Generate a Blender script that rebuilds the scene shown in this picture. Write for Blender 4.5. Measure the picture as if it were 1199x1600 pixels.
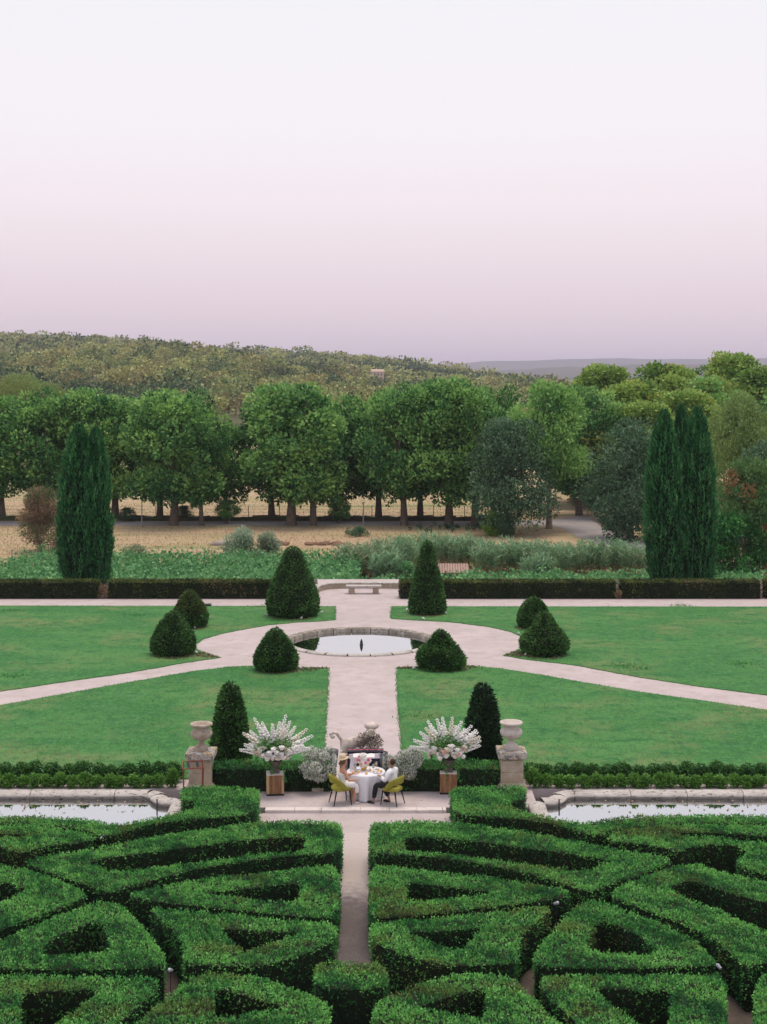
import bpy, math, random
import numpy as np
from mathutils import Vector, Matrix
from mathutils.geometry import tessellate_polygon
random.seed(7); RNG = np.random.default_rng(7)
for o in list(bpy.data.objects): bpy.data.objects.remove(o)
SC = bpy.context.scene; COL = SC.collection
PI = math.pi
# ------------------------------------------------------------------ camera
H = 12.0; F = 2222.2; YH = 595.0; XC = 599.5
cam = bpy.data.cameras.new('camera'); co = bpy.data.objects.new('camera', cam); COL.objects.link(co)
co.location = (0, 0, H); co.rotation_euler = (PI/2, 0, 0)
cam.sensor_fit = 'VERTICAL'; cam.sensor_height = 36; cam.lens = 50; cam.shift_y = -(800-YH)/1600
cam.clip_start = 0.5; cam.clip_end = 40000
SC.camera = co
# ------------------------------------------------------------------ sky, sun, exposure
w = bpy.data.worlds.new('World'); SC.world = w; w.use_nodes = True
nt = w.node_tree; nt.nodes.clear()
def N(t, typ, **k):
    n = t.nodes.new(typ)
    for a, b in k.items(): setattr(n, a, b)
    return n
out = N(nt, 'ShaderNodeOutputWorld'); add = N(nt, 'ShaderNodeAddShader')
sky = N(nt, 'ShaderNodeTexSky', sky_type='NISHITA', sun_disc=False)
sky.sun_elevation = math.radians(77); sky.sun_rotation = math.radians(25); sky.air_density = 1.0
b1 = N(nt, 'ShaderNodeBackground'); b1.inputs['Strength'].default_value = 0.02
nt.links.new(sky.outputs[0], b1.inputs[0])
tc = N(nt, 'ShaderNodeTexCoord'); sx = N(nt, 'ShaderNodeSeparateXYZ'); rp = N(nt, 'ShaderNodeValToRGB')
nt.links.new(tc.outputs['Generated'], sx.inputs[0]); nt.links.new(sx.outputs[2], rp.inputs[0])
def lin(c):
    return tuple(((v/255)/12.92 if v/255 <= .04045 else ((v/255+.055)/1.055)**2.4) for v in c)
def lin4(c): return lin(c)+(1,)
cr = rp.color_ramp
stops = [(0.0, (226,206,222)), (0.03, (227,206,217)), (0.055, (232,210,217)), (0.085, (239,219,223)), (0.125, (245,230,232)),
         (0.17, (247,238,239)), (0.26, (243,239,239)), (0.6, (236,236,240)), (1.0, (230,232,240))]
while len(cr.elements) < len(stops): cr.elements.new(.5)
for e, (p, c) in zip(cr.elements, stops): e.position = p; e.color = lin4(c)
b2 = N(nt, 'ShaderNodeBackground'); b2.inputs['Strength'].default_value = 0.90
nt.links.new(rp.outputs[0], b2.inputs[0])
nt.links.new(b1.outputs[0], add.inputs[0]); nt.links.new(b2.outputs[0], add.inputs[1]); nt.links.new(add.outputs[0], out.inputs[0])
sun = bpy.data.lights.new('sun', 'SUN'); so = bpy.data.objects.new('sun', sun); COL.objects.link(so)
sun.energy = 1.9; sun.angle = math.radians(28); sun.color = (1.0, .87, .68)
so.rotation_euler = (math.radians(-13), 0, math.radians(-30)); so.location = (-20, -40, 60)
vs = SC.view_settings; vs.view_transform = 'Standard'; vs.look = 'None'; vs.exposure = 0.14; vs.gamma = 1.0; vs.use_curve_mapping = False
# ------------------------------------------------------------------ helpers
ZF = -2.2            # level of the fields beyond the garden
ZP = -0.25           # level of the parterre
ZT = 0.65            # top of the box hedges
def P(x, y, z=0.0):
    """the place on the level z that the photograph shows at (x, y)"""
    D = F*(H-z)/(y-YH); return Vector(((x-XC)*D/F, D, z))
def XD(x, D): return (x-XC)*D/F
def ZD(y, D): return H-(y-YH)*D/F
def tag(o, label=None, cat=None, group=None, kind=None):
    if label: o['label'] = label
    if cat: o['category'] = cat
    if group: o['group'] = group
    if kind: o['kind'] = kind
    return o
def empty(name, loc=(0,0,0), rz=0, label=None, cat=None, group=None):
    o = bpy.data.objects.new(name, None); COL.objects.link(o); o.location = loc; o.rotation_euler = (0,0,rz)
    o.empty_display_size = .2
    return tag(o, label, cat, group)
def link(name, me, parent=None, loc=(0,0,0), rot=(0,0,0), scale=(1,1,1)):
    o = bpy.data.objects.new(name, me); COL.objects.link(o); o.location = loc; o.rotation_euler = rot; o.scale = scale
    if parent: o.parent = parent
    return o
def copy_tree(o, parent=None):
    c = o.copy(); COL.objects.link(c)
    if parent: c.parent = parent
    for ch in list(o.children): copy_tree(ch, c)
    return c
def mesh_np(name, V, faces_sizes, idx, mats, mat_idx=None, attr=None, smooth=False):
    me = bpy.data.meshes.new(name)
    V = np.ascontiguousarray(V, dtype=np.float32)
    me.vertices.add(len(V)); me.vertices.foreach_set('co', V.ravel())
    idx = np.ascontiguousarray(idx, dtype=np.int32); fs = np.ascontiguousarray(faces_sizes, dtype=np.int32)
    me.loops.add(len(idx)); me.loops.foreach_set('vertex_index', idx)
    me.polygons.add(len(fs)); st = np.concatenate([[0], np.cumsum(fs)[:-1]]).astype(np.int32)
    me.polygons.foreach_set('loop_start', st); me.polygons.foreach_set('loop_total', fs)
    for m in mats: me.materials.append(m)
    if mat_idx is not None: me.polygons.foreach_set('material_index', np.ascontiguousarray(mat_idx, dtype=np.int32))
    if smooth: me.polygons.foreach_set('use_smooth', np.ones(len(fs), dtype=bool))
    if attr is not None:
        a = me.attributes.new('v', 'FLOAT_VECTOR', 'POINT'); a.data.foreach_set('vector', np.ascontiguousarray(attr, dtype=np.float32).ravel())
    me.update(calc_edges=True); me.validate(verbose=False)
    return me
class MB:
    def __init__(s): s.v = []; s.f = []; s.m = []; s.sm = []
    def add(s, vs, fs, m=0, sm=False):
        b = len(s.v); s.v += [tuple(p) for p in vs]
        for f in fs: s.f.append(tuple(i+b for i in f)); s.m.append(m); s.sm.append(sm)
        return s
    def box(s, c, d, rz=0, m=0, taper=1.0, jit=0, rx=0, ry=0):
        x, y, z = d[0]/2, d[1]/2, d[2]/2
        R = Matrix.Rotation(rz, 3, 'Z') @ Matrix.Rotation(ry, 3, 'Y') @ Matrix.Rotation(rx, 3, 'X')
        vs = []
        for k, (i, j, l) in enumerate([(-1,-1,-1),(1,-1,-1),(1,1,-1),(-1,1,-1),(-1,-1,1),(1,-1,1),(1,1,1),(-1,1,1)]):
            t = taper if l > 0 else 1
            p = R @ Vector((i*x*t, j*y*t, l*z)) + Vector(c)
            if jit: p += Vector([random.uniform(-jit, jit) for _ in range(3)])
            vs.append(p)
        return s.add(vs, [(0,3,2,1),(4,5,6,7),(0,1,5,4),(1,2,6,5),(2,3,7,6),(3,0,4,7)], m)
    def tube(s, pts, rad, n=8, m=0, cap=True, sm=True, sq=False):
        pts = [Vector(p) for p in pts]; rings = []
        if not hasattr(rad, '__len__'): rad = [rad]*len(pts)
        ref = Vector((0,0,1))
        for i, p in enumerate(pts):
            t = (pts[min(i+1, len(pts)-1)]-pts[max(i-1, 0)]).normalized()
            r = ref if abs(t.dot(ref)) < .95 else Vector((1,0,0))
            u = t.cross(r).normalized(); v = t.cross(u).normalized()
            rings.append([p+(u*math.cos(2*PI*k/n)+v*math.sin(2*PI*k/n))*rad[i] for k in range(n)])
        vs = [q for r in rings for q in r]; fs = []
        for i in range(len(pts)-1):
            for k in range(n):
                a = i*n+k; b = i*n+(k+1) % n; fs.append((a, b, b+n, a+n))
        s.add(vs, fs, m, sm)
        if cap:
            s.add(rings[0], [tuple(range(n))], m); s.add(rings[-1], [tuple(reversed(range(n)))], m)
        return s
    def lathe(s, prof, c=(0,0,0), n=24, m=0, sm=True, mod=None, cap=True):
        vs = []; fs = []
        for i, (r, z) in enumerate(prof):
            for k in range(n):
                a = 2*PI*k/n; rr = r*(mod(i, a) if mod else 1)
                vs.append((c[0]+rr*math.cos(a), c[1]+rr*math.sin(a), c[2]+z))
        for i in range(len(prof)-1):
            for k in range(n):
                a = i*n+k; b = i*n+(k+1) % n; fs.append((a, b, b+n, a+n))
        s.add(vs, fs, m, sm)
        if cap:
            if prof[0][0] > 1e-3: s.add(vs[:n], [tuple(reversed(range(n)))], m)
            if prof[-1][0] > 1e-3: s.add(vs[-n:], [tuple(range(n))], m)
        return s
    def ball(s, c, r, n=8, k=6, m=0, sc=(1,1,1), sm=True):
        prof = [(r*math.sin(PI*i/k), -r*math.cos(PI*i/k)) for i in range(k+1)]
        prof[0] = (1e-4, -r); prof[-1] = (1e-4, r)
        b = len(s.v); s.lathe(prof, (0,0,0), n, m, sm, cap=False)
        for i in range(b, len(s.v)):
            x, y, z = s.v[i]; s.v[i] = (c[0]+x*sc[0], c[1]+y*sc[1], c[2]+z*sc[2])
        return s
    def mesh(s, name, mats):
        me = bpy.data.meshes.new(name); me.from_pydata(s.v, [], s.f)
        for m in (mats if isinstance(mats, (list, tuple)) else [mats]): me.materials.append(m)
        me.polygons.foreach_set('material_index', s.m); me.polygons.foreach_set('use_smooth', s.sm); me.update(); return me
    def build(s, name, mats, parent=None, loc=(0,0,0), rot=(0,0,0), bevel=0):
        o = link(name, s.mesh(name, mats), parent, loc, rot)
        if bevel:
            b = o.modifiers.new('bevel', 'BEVEL'); b.width = bevel; b.segments = 2; b.limit_method = 'ANGLE'
        return o
def nz(p, freq, seed=0, octv=3):
    """smooth noise about -1..1 from sums of sines"""
    r = np.random.default_rng(1000+seed); o = np.zeros(len(p)); a = 1; tot = 0
    for k in range(octv):
        for j in range(4):
            d = r.normal(size=3); d /= np.linalg.norm(d); ph = r.uniform(0, 6.28)
            o += a*np.sin((p @ d)*freq*6.28*(1+.3*j)+ph)
        tot += a*2; a *= .55; freq *= 2.1
    return o/tot
def unit(a): return a/np.maximum(np.linalg.norm(a, axis=1, keepdims=True), 1e-9)
def leaves(pos, d, L, W, rng, flat=0.0):
    """kite-shaped leaves: 4 vertices each, slightly folded"""
    n = len(pos); d = unit(d)
    r = unit(rng.normal(size=(n, 3))); s = unit(np.cross(d, r)); nn = np.cross(d, s)
    L = np.broadcast_to(np.asarray(L, dtype=float).reshape(-1, 1), (n, 1)); W = np.broadcast_to(np.asarray(W, dtype=float).reshape(-1, 1), (n, 1))
    V = np.empty((n, 4, 3)); V[:,0] = pos; V[:,1] = pos+d*L*.45+s*W*.5+nn*W*.12; V[:,2] = pos+d*L; V[:,3] = pos+d*L*.45-s*W*.5+nn*W*.12
    return V.reshape(-1, 3)
class Fol:
    """collects leaves and solid pieces into one mesh with a per-vertex variation attribute (tone, dryness, random)"""
    def __init__(s): s.V = []; s.I = []; s.S = []; s.M = []; s.A = []; s.n = 0
    def leaf(s, V, tone, dry, m=0):
        k = len(V)//4; s.V.append(V); s.I.append(np.arange(k*4)+s.n); s.S.append(np.full(k, 4)); s.M.append(np.full(k, m))
        A = np.stack([np.broadcast_to(tone, (k,)), np.broadcast_to(dry, (k,)), RNG.random(k)], 1); s.A.append(np.repeat(A, 4, 0)); s.n += len(V)
    def mb(s, mb, tone=.3, dry=0, off=0):
        V = np.array(mb.v); s.V.append(V)
        s.I.append(np.array([i for f in mb.f for i in f])+s.n); s.S.append(np.array([len(f) for f in mb.f])); s.M.append(np.array(mb.m)+off)
        s.A.append(np.tile([[tone, dry, .5]], (len(V), 1))); s.n += len(V)
    def mesh(s, name, mats):
        return mesh_np(name, np.concatenate(s.V), np.concatenate(s.S), np.concatenate(s.I), mats, np.concatenate(s.M), np.concatenate(s.A))
# ------------------------------------------------------------------ materials
MC = {}
def mat(name, col=(.5,.5,.5), rough=.8, noise=None, bump=None, metal=0, spec=.3, extra=None):
    """noise=(scale, colour2, contrast[, scale2, colour3]); bump=(scale, strength)"""
    if name in MC: return MC[name]
    m = bpy.data.materials.new(name); m.use_nodes = True; t = m.node_tree; bs = t.nodes['Principled BSDF']
    bs.inputs['Roughness'].default_value = rough; bs.inputs['Metallic'].default_value = metal; bs.inputs['Specular IOR Level'].default_value = spec
    bs.inputs['Base Color'].default_value = tuple(col)+(1,)
    cur = None; g = N(t, 'ShaderNodeNewGeometry')
    def noise_fac(sc, lo, hi, det=5, rough_=.6, stretch=None):
        n = N(t, 'ShaderNodeTexNoise'); n.inputs['Scale'].default_value = sc; n.inputs['Detail'].default_value = det; n.inputs['Roughness'].default_value = rough_
        if stretch:
            mp = N(t, 'ShaderNodeMapping'); mp.inputs['Scale'].default_value = stretch; t.links.new(g.outputs['Position'], mp.inputs[0]); t.links.new(mp.outputs[0], n.inputs[0])
        else: t.links.new(g.outputs['Position'], n.inputs[0])
        r = N(t, 'ShaderNodeMapRange'); r.inputs['From Min'].default_value = lo; r.inputs['From Max'].default_value = hi
        t.links.new(n.outputs[0], r.inputs[0]); return r.outputs[0]
    if noise:
        for layer in noise:
            sc, c2, lo, hi = layer[:4]; st = layer[4] if len(layer) > 4 else None
            mx = N(t, 'ShaderNodeMix', data_type='RGBA'); t.links.new(noise_fac(sc, lo, hi, stretch=st), mx.inputs[0])
            if cur is None: mx.inputs[6].default_value = tuple(col)+(1,)
            else: t.links.new(cur, mx.inputs[6])
            mx.inputs[7].default_value = tuple(c2)+(1,); cur = mx.outputs[2]
        t.links.new(cur, bs.inputs['Base Color'])
    if bump:
        bn = N(t, 'ShaderNodeTexNoise'); bn.inputs['Scale'].default_value = bump[0]; bn.inputs['Detail'].default_value = 5; t.links.new(g.outputs['Position'], bn.inputs[0])
        bp = N(t, 'ShaderNodeBump'); bp.inputs['Strength'].default_value = bump[1]; bp.inputs['Distance'].default_value = bump[2] if len(bump) > 2 else .02
        t.links.new(bn.outputs[0], bp.inputs['Height']); t.links.new(bp.outputs[0], bs.inputs['Normal'])
    MC[name] = m; return m
def fmat(name, dark, mid, light, dry=(.16,.09,.025), transl=.25, rough=.55):
    """foliage: colour runs with the leaf's own tone, dryness and random value"""
    if name in MC: return MC[name]
    m = bpy.data.materials.new(name); m.use_nodes = True; t = m.node_tree; bs = t.nodes['Principled BSDF']; o = t.nodes['Material Output']
    at = N(t, 'ShaderNodeAttribute', attribute_name='v'); s = N(t, 'ShaderNodeSeparateXYZ'); t.links.new(at.outputs['Vector'], s.inputs[0])
    ma = N(t, 'ShaderNodeMath', operation='MULTIPLY_ADD'); t.links.new(s.outputs[2], ma.inputs[0]); ma.inputs[1].default_value = .5; 
    sub = N(t, 'ShaderNodeMath', operation='SUBTRACT'); t.links.new(s.outputs[0], sub.inputs[0]); sub.inputs[1].default_value = .25
    t.links.new(sub.outputs[0], ma.inputs[2])
    r = N(t, 'ShaderNodeValToRGB'); r.color_ramp.elements[0].position = .1; r.color_ramp.elements[0].color = dark+(1,)
    r.color_ramp.elements[1].position = .95; r.color_ramp.elements[1].color = light+(1,)
    e = r.color_ramp.elements.new(.5); e.color = mid+(1,)
    t.links.new(ma.outputs[0], r.inputs[0])
    mx = N(t, 'ShaderNodeMix', data_type='RGBA'); t.links.new(s.outputs[1], mx.inputs[0]); t.links.new(r.outputs[0], mx.inputs[6]); mx.inputs[7].default_value = dry+(1,)
    t.links.new(mx.outputs[2], bs.inputs['Base Color']); bs.inputs['Roughness'].default_value = rough; bs.inputs['Specular IOR Level'].default_value = .25
    if transl:
        tr = N(t, 'ShaderNodeBsdfTranslucent'); t.links.new(mx.outputs[2], tr.inputs[0]); ms = N(t, 'ShaderNodeMixShader'); ms.inputs[0].default_value = transl
        t.links.new(bs.outputs[0], ms.inputs[1]); t.links.new(tr.outputs[0], ms.inputs[2]); t.links.new(ms.outputs[0], o.inputs[0])
    MC[name] = m; return m
M_gravel = mat('gravel', (.44,.372,.378), .95, [(.5, (.50,.42,.435), .42, .62), (1.6, (.385,.315,.31), .48, .72), (.9, (.36,.29,.275), .6, .85, (1,.5,1)), (28, (.60,.53,.52), .5, .75), (14, (.34,.27,.25), .58, .74)], (70, .5, .01))
M_lawn = mat('lawn_turf', (.036,.148,.036), .9, [(.3, (.08,.2,.055), .42, .62, (.35,1,1)), (.25, (.16,.19,.075), .5, .66), (1.3, (.02,.115,.03), .52, .66, (.5,1,1)), (5, (.07,.25,.06), .5, .66), (2.5, (.022,.11,.035), .5, .75, (1,.6,1)), (14, (.05,.2,.055), .5, .8)], (40, .8, .03))
M_soil = mat('parterre_soil', (.11,.085,.072), .95, [(2, (.075,.058,.05), .4, .65), (30, (.2,.165,.15), .58, .75)], (50, .7, .02))
M_dirtpath = mat('path_dirt', (.13,.11,.115), .95, [(1.2, (.2,.17,.165), .5, .7), (30, (.24,.21,.2), .55, .75), (45, (.06,.05,.05), .6, .75)], (60, .6, .015))
M_field = mat('dry_field', (.41,.295,.19), .95, [(.06, (.33,.27,.13), .45, .65, (1,2.2,1)), (.35, (.46,.335,.225), .45, .7, (.35,1.3,1)), (.12, (.19,.22,.09), .52, .68, (.3,2,1)), (3, (.3,.2,.11), .55, .75)], (6, .6, .1))
M_road = mat('road_asphalt', (.34,.30,.31), .9, [(.5, (.28,.25,.25), .4, .7)])
M_stone = mat('old_limestone', (.40,.325,.245), .9, [(2.2, (.31,.245,.175), .4, .65), (6, (.44,.405,.36), .5, .7), (14, (.13,.11,.095), .6, .72)], (25, .5, .01))
M_cap = mat('lichened_stone', (.44,.40,.37), .92, [(9, (.11,.095,.085), .46, .58), (6, (.36,.21,.07), .54, .62), (20, (.55,.52,.49), .5, .7)], (25, .6, .015))
M_rim = mat('basin_stone', (.52,.475,.455), .9, [(3, (.42,.38,.36), .4, .6), (7, (.1,.085,.08), .56, .66, (1,2,3)), (24, (.3,.27,.25), .6, .75)], (20, .6, .015))
M_urn = mat('urn_stone', (.44,.37,.32), .9, [(5, (.3,.23,.17), .45, .65), (16, (.16,.13,.11), .6, .75)], (40, .4, .01))
M_urnp = mat('pale_urn_stone', (.56,.49,.46), .9, [(5, (.42,.35,.32), .48, .68), (16, (.22,.18,.17), .6, .75)], (40, .4, .01))
M_water = bpy.data.materials.new('still_water'); M_water.use_nodes = True
def _water(m):
    t = m.node_tree; bs = t.nodes['Principled BSDF']; o = t.nodes['Material Output']
    bs.inputs['Base Color'].default_value = (.012,.02,.014,1); bs.inputs['Roughness'].default_value = .03
    gl = N(t, 'ShaderNodeBsdfGlossy'); gl.inputs['Roughness'].default_value = .015; gl.inputs['Color'].default_value = (.93,.93,.95,1)
    ms = N(t, 'ShaderNodeMixShader'); ms.inputs[0].default_value = .68; t.links.new(bs.outputs[0], ms.inputs[1]); t.links.new(gl.outputs[0], ms.inputs[2]); t.links.new(ms.outputs[0], o.inputs[0])
    g = N(t, 'ShaderNodeNewGeometry'); n = N(t, 'ShaderNodeTexNoise'); n.inputs['Scale'].default_value = 3; t.links.new(g.outputs['Position'], n.inputs[0])
    b = N(t, 'ShaderNodeBump'); b.inputs['Strength'].default_value = .02; b.inputs['Distance'].default_value = .02; t.links.new(n.outputs[0], b.inputs['Height']); t.links.new(b.outputs[0], gl.inputs['Normal'])
_water(M_water)
F_box = fmat('box_leaves', (.015,.09,.028), (.065,.27,.062), (.20,.50,.12), (.18,.17,.045), .2)
F_yew = fmat('yew_leaves', (.012,.042,.012), (.042,.125,.03), (.13,.28,.07), (.14,.08,.02), .12)
F_cyp = fmat('cypress_leaves', (.008,.05,.02), (.035,.16,.055), (.10,.31,.10), (.12,.13,.05), .1)
F_plane = fmat('plane_leaves', (.016,.085,.03), (.08,.235,.066), (.31,.54,.15), (.3,.24,.05), .3)
F_oak = fmat('holm_oak_leaves', (.025,.07,.035), (.07,.155,.08), (.19,.31,.18), (.2,.2,.06), .15)
F_vine = fmat('vine_leaves', (.03,.12,.045), (.10,.30,.11), (.26,.50,.22), (.3,.22,.08), .3)
F_reed = fmat('reed_leaves', (.06,.14,.08), (.17,.33,.18), (.36,.52,.31), (.42,.32,.19), .25)
F_shrub = fmat('silver_shrub_leaves', (.07,.15,.08), (.17,.29,.16), (.42,.5,.38), (.3,.26,.12), .25)
F_dead = fmat('dry_twigs', (.12,.085,.055), (.25,.175,.11), (.38,.28,.18), (.06,.12,.04), .2)
F_pine = fmat('hill_pine_needles', (.025,.065,.035), (.12,.2,.075), (.46,.47,.17), (.34,.25,.11), .2)
F_soft = fmat('soft_pine_needles', (.06,.12,.04), (.14,.23,.07), (.27,.38,.12), (.3,.3,.1), .25)
F_red = fmat('reddening_leaves', (.03,.09,.03), (.08,.19,.06), (.17,.29,.09), (.33,.13,.07), .25)
F_grass = fmat('grass_blades', (.05,.22,.055), (.08,.3,.075), (.15,.42,.12), (.3,.24,.12), .3)
F_straw = fmat('straw_blades', (.33,.24,.15), (.42,.31,.2), (.5,.385,.26), (.2,.23,.1), .2)
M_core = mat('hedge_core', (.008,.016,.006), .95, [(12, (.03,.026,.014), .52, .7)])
M_bark = mat('bark', (.115,.09,.07), .9, [(3, (.2,.165,.13), .5, .7), (9, (.05,.04,.03), .55, .75)], (12, .8, .05))
M_barkp = mat('pale_bark', (.28,.235,.2), .9, [(2.5, (.16,.12,.1), .5, .65)], (12, .5, .04))
# ------------------------------------------------------------------ ground and setting
def sheet(name, loops, z, m, kind='structure', depth=0, parent=None):
    """flat polygon (first loop outer, further loops holes) with optional skirt downwards"""
    pts = [Vector((p[0], p[1], z)) for l in loops for p in l]
    tri = tessellate_polygon([[Vector((p[0], p[1], 0)) for p in l] for l in loops])
    mb = MB(); fs = []
    for a, b, c in tri:
        n = (pts[b]-pts[a]).cross(pts[c]-pts[a]).z; fs.append((a, b, c) if n > 0 else (a, c, b))
    mb.add(pts, fs)
    if depth:
        k = 0
        for l in loops:
            n = len(l); ring = [pts[k+i] for i in range(n)]; low = [p-Vector((0,0,depth)) for p in ring]
            mb.add(ring+low, [(i, (i+1) % n, (i+1) % n+n, i+n) for i in range(n)]); k += n
    o = mb.build(name, m, parent)
    return tag(o, kind=kind)
R0 = 13000
sheet('ground', [[(-R0,-R0),(R0,-R0),(R0,R0),(-R0,R0)]], ZF, M_field)
pc = P(563, 1003); pc.z = 0; PR = 3.55
circ = [(pc.x+(PR-.12)*math.cos(a), pc.y+(PR-.12)*math.sin(a)) for a in np.linspace(0, 2*PI, 48, endpoint=False)]
sheet('gravel_terrace', [[(-5.7,40.0),(4.35,40.0),(4.35,41.75),(90,41.75),(90,86),(-90,86),(-90,41.75),(-5.7,41.75)], circ], 0.0, M_gravel, depth=2.3)
sheet('parterre_ground', [[(-70,4),(70,4),(70,41.7),(4.4,41.7),(4.4,39.95),(-5.75,39.95),(-5.75,41.7),(-70,41.7)]], ZP, M_soil, depth=2.0)
# step edge of the terrace, laid in stone lengths
def axisx(D): return -.60-.0125*(D-28.5)
kr = empty('terrace_step', (0, 39.86, 0), 0); kr['kind'] = 'structure'
xk = -3.32
while xk < 1.72:
    wd = random.uniform(.7, 1.1); wd = min(wd, 1.76-xk)
    MB().box((xk+wd/2, 0, -.106), (wd-.008, .3, .235), jit=.004).build('kerb_stone', mat('pale_kerb', (.64,.56,.55), .9, [(3,(.5,.43,.42),.5,.7),(20,(.7,.64,.62),.5,.7)]), kr, bevel=.012); xk += wd
# gravel of the lower landing and of the middle path, wearing thin to dark earth towards the camera
sheet('path', [[(-3.5,39.72),(-3.5,38.0),(1.9,38.0),(1.9,39.72)]], -.075, M_gravel, depth=.2)
def worn_path():
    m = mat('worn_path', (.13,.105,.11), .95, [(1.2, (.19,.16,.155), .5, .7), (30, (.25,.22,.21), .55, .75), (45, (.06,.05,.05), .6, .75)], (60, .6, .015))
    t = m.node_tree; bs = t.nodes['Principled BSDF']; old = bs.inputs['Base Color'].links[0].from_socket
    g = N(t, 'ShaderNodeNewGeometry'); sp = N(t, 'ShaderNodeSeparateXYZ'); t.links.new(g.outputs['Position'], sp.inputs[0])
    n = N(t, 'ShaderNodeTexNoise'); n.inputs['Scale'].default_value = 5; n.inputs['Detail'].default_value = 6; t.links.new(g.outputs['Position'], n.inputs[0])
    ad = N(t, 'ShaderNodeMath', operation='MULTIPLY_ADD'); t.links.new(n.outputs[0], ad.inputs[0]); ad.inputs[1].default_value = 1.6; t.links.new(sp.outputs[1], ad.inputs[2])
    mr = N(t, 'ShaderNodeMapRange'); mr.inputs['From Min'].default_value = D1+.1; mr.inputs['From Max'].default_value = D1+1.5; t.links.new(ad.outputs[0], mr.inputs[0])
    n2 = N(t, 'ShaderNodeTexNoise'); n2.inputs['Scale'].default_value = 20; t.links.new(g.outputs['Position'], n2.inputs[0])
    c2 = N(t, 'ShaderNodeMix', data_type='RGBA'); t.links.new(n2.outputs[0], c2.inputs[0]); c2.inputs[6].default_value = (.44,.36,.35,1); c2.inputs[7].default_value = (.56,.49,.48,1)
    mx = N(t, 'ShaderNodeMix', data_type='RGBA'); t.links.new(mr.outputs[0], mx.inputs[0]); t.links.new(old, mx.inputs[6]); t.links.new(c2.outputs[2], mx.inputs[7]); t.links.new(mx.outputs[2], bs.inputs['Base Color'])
    vs = []; fs = []
    for k, D in enumerate(np.linspace(38.0, 22, 17)):
        z = -.075-.171*min(1, k/3); vs += [(axisx(D)-.62, D, z), (axisx(D)+.62, D, z)]
        if k: fs.append((2*k-2, 2*k, 2*k+1, 2*k-1))
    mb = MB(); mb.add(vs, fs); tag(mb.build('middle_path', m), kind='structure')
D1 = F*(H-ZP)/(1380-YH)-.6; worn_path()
# lawns
def jag(pts, step=.35, amp=.035, seed=1):
    r = random.Random(seed); o = []
    for i in range(len(pts)):
        a = Vector(pts[i]); b = Vector(pts[(i+1) % len(pts)]); L = (b-a).length
        n = max(1, min(160, int(L/step))); nn = Vector((-(b-a).y, (b-a).x)).normalized() if L > 0 else Vector((0,0))
        for k in range(n):
            p = a.lerp(b, k/n)+nn*r.uniform(-amp, amp); o.append((p.x, p.y))
    return o
LAWN = {
 'tl': [(-260,946),(0,947),(524,948),(524,969),(500,971),(460,973),(420,977),(380,984),(345,991),(318,999),(306,1008),(307,1015),(325,1022),(345,1028),(290,1036),(200,1052),(100,1066),(0,1081),(-260,1119)],
 'bl': [(-260,1144),(0,1103),(100,1085),(200,1067),(300,1050),(355,1043),(400,1041),(460,1043),(514,1045),(512,1090),(509,1140),(507,1170),(505,1216),(-260,1223)],
 'tr': [(612,948),(1460,949),(1460,1131),(1199,1087),(1100,1074),(1000,1059),(900,1040),(830,1032),(787,1025),(806,1018),(822,1008),(820,998),(800,988),(760,979),(700,972),(640,969),(611,967)],
 'br': [(620,1044),(650,1043),(700,1041),(725,1040),(780,1045),(850,1056),(900,1065),(1000,1082),(1100,1096),(1199,1110),(1460,1152),(1460,1221),(634,1216),(628,1170),(624,1130),(621,1090)]}
LW = {k: [tuple(P(x, y)[:2]) for x, y in v] for k, v in LAWN.items()}
for i, (k, v) in enumerate(LW.items()):
    vv = jag(v, seed=i); sheet('lawn', [vv], .03, M_lawn, depth=.05)
def inpoly(p, loops):
    ins = np.zeros(len(p), bool)
    for l in loops:
        l = np.asarray(l)[:, :2]; n = len(l)
        for i in range(n):
            x1, y1 = l[i]; x2, y2 = l[(i+1) % n]
            if y1 == y2: continue
            c = ((y1 > p[:,1]) != (y2 > p[:,1])) & (p[:,0] < (x2-x1)*(p[:,1]-y1)/(y2-y1)+x1); ins ^= c
    return ins
def scatter(loops, n, rng):
    a = np.asarray(loops[0])[:, :2]; lo = a.min(0); hi = a.max(0); out = []; c = 0
    while c < n:
        q = rng.uniform(lo, hi, size=(n*2, 2)); q = q[inpoly(q, loops)]; out.append(q); c += len(q)
        if len(q) == 0: break
    return np.concatenate(out)[:n]
# grass blades: fine all over, tufts along the edges
g = Fol()
for i, (k, v) in enumerate(LW.items()):
    n = 42000 if k[0] == 'b' else 22000
    vv = [(max(-19, min(19, x)), y) for x, y in v]
    q = scatter([vv], n, RNG); p = np.column_stack([q, np.full(len(q), .03)])
    clump = nz(p, .5, 3); keep = RNG.random(len(p)) < .45+.5*clump; p = p[keep]; c2 = clump[keep]
    d = RNG.normal(size=(len(p), 3))*.5+[0, 0, 1]; g.leaf(leaves(p, d, RNG.uniform(.03, .065, len(p)), .02, RNG), .5+.25*c2, np.where(nz(p, .22, 8) > .45, .35, 0))
    # edges
    for j in range(len(v)):
        a = np.array(v[j]); b = np.array(v[(j+1) % len(v)]); 
        if abs(a[0]) > 22 and abs(b[0]) > 22: continue
        L = np.linalg.norm(b-a); m = int(min(L, 40)*45); t = RNG.random(m)[:, None]; q = a+(b-a)*t+RNG.normal(size=(m, 2))*.035
        p = np.column_stack([q, np.full(m, .0)]); d = RNG.normal(size=(m, 3))*.5+[0, 0, 1]
        g.leaf(leaves(p, d, RNG.uniform(.04, .08, m), .022, RNG), RNG.uniform(.1, .6, m), (RNG.random(m) < .15)*.6)
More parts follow.
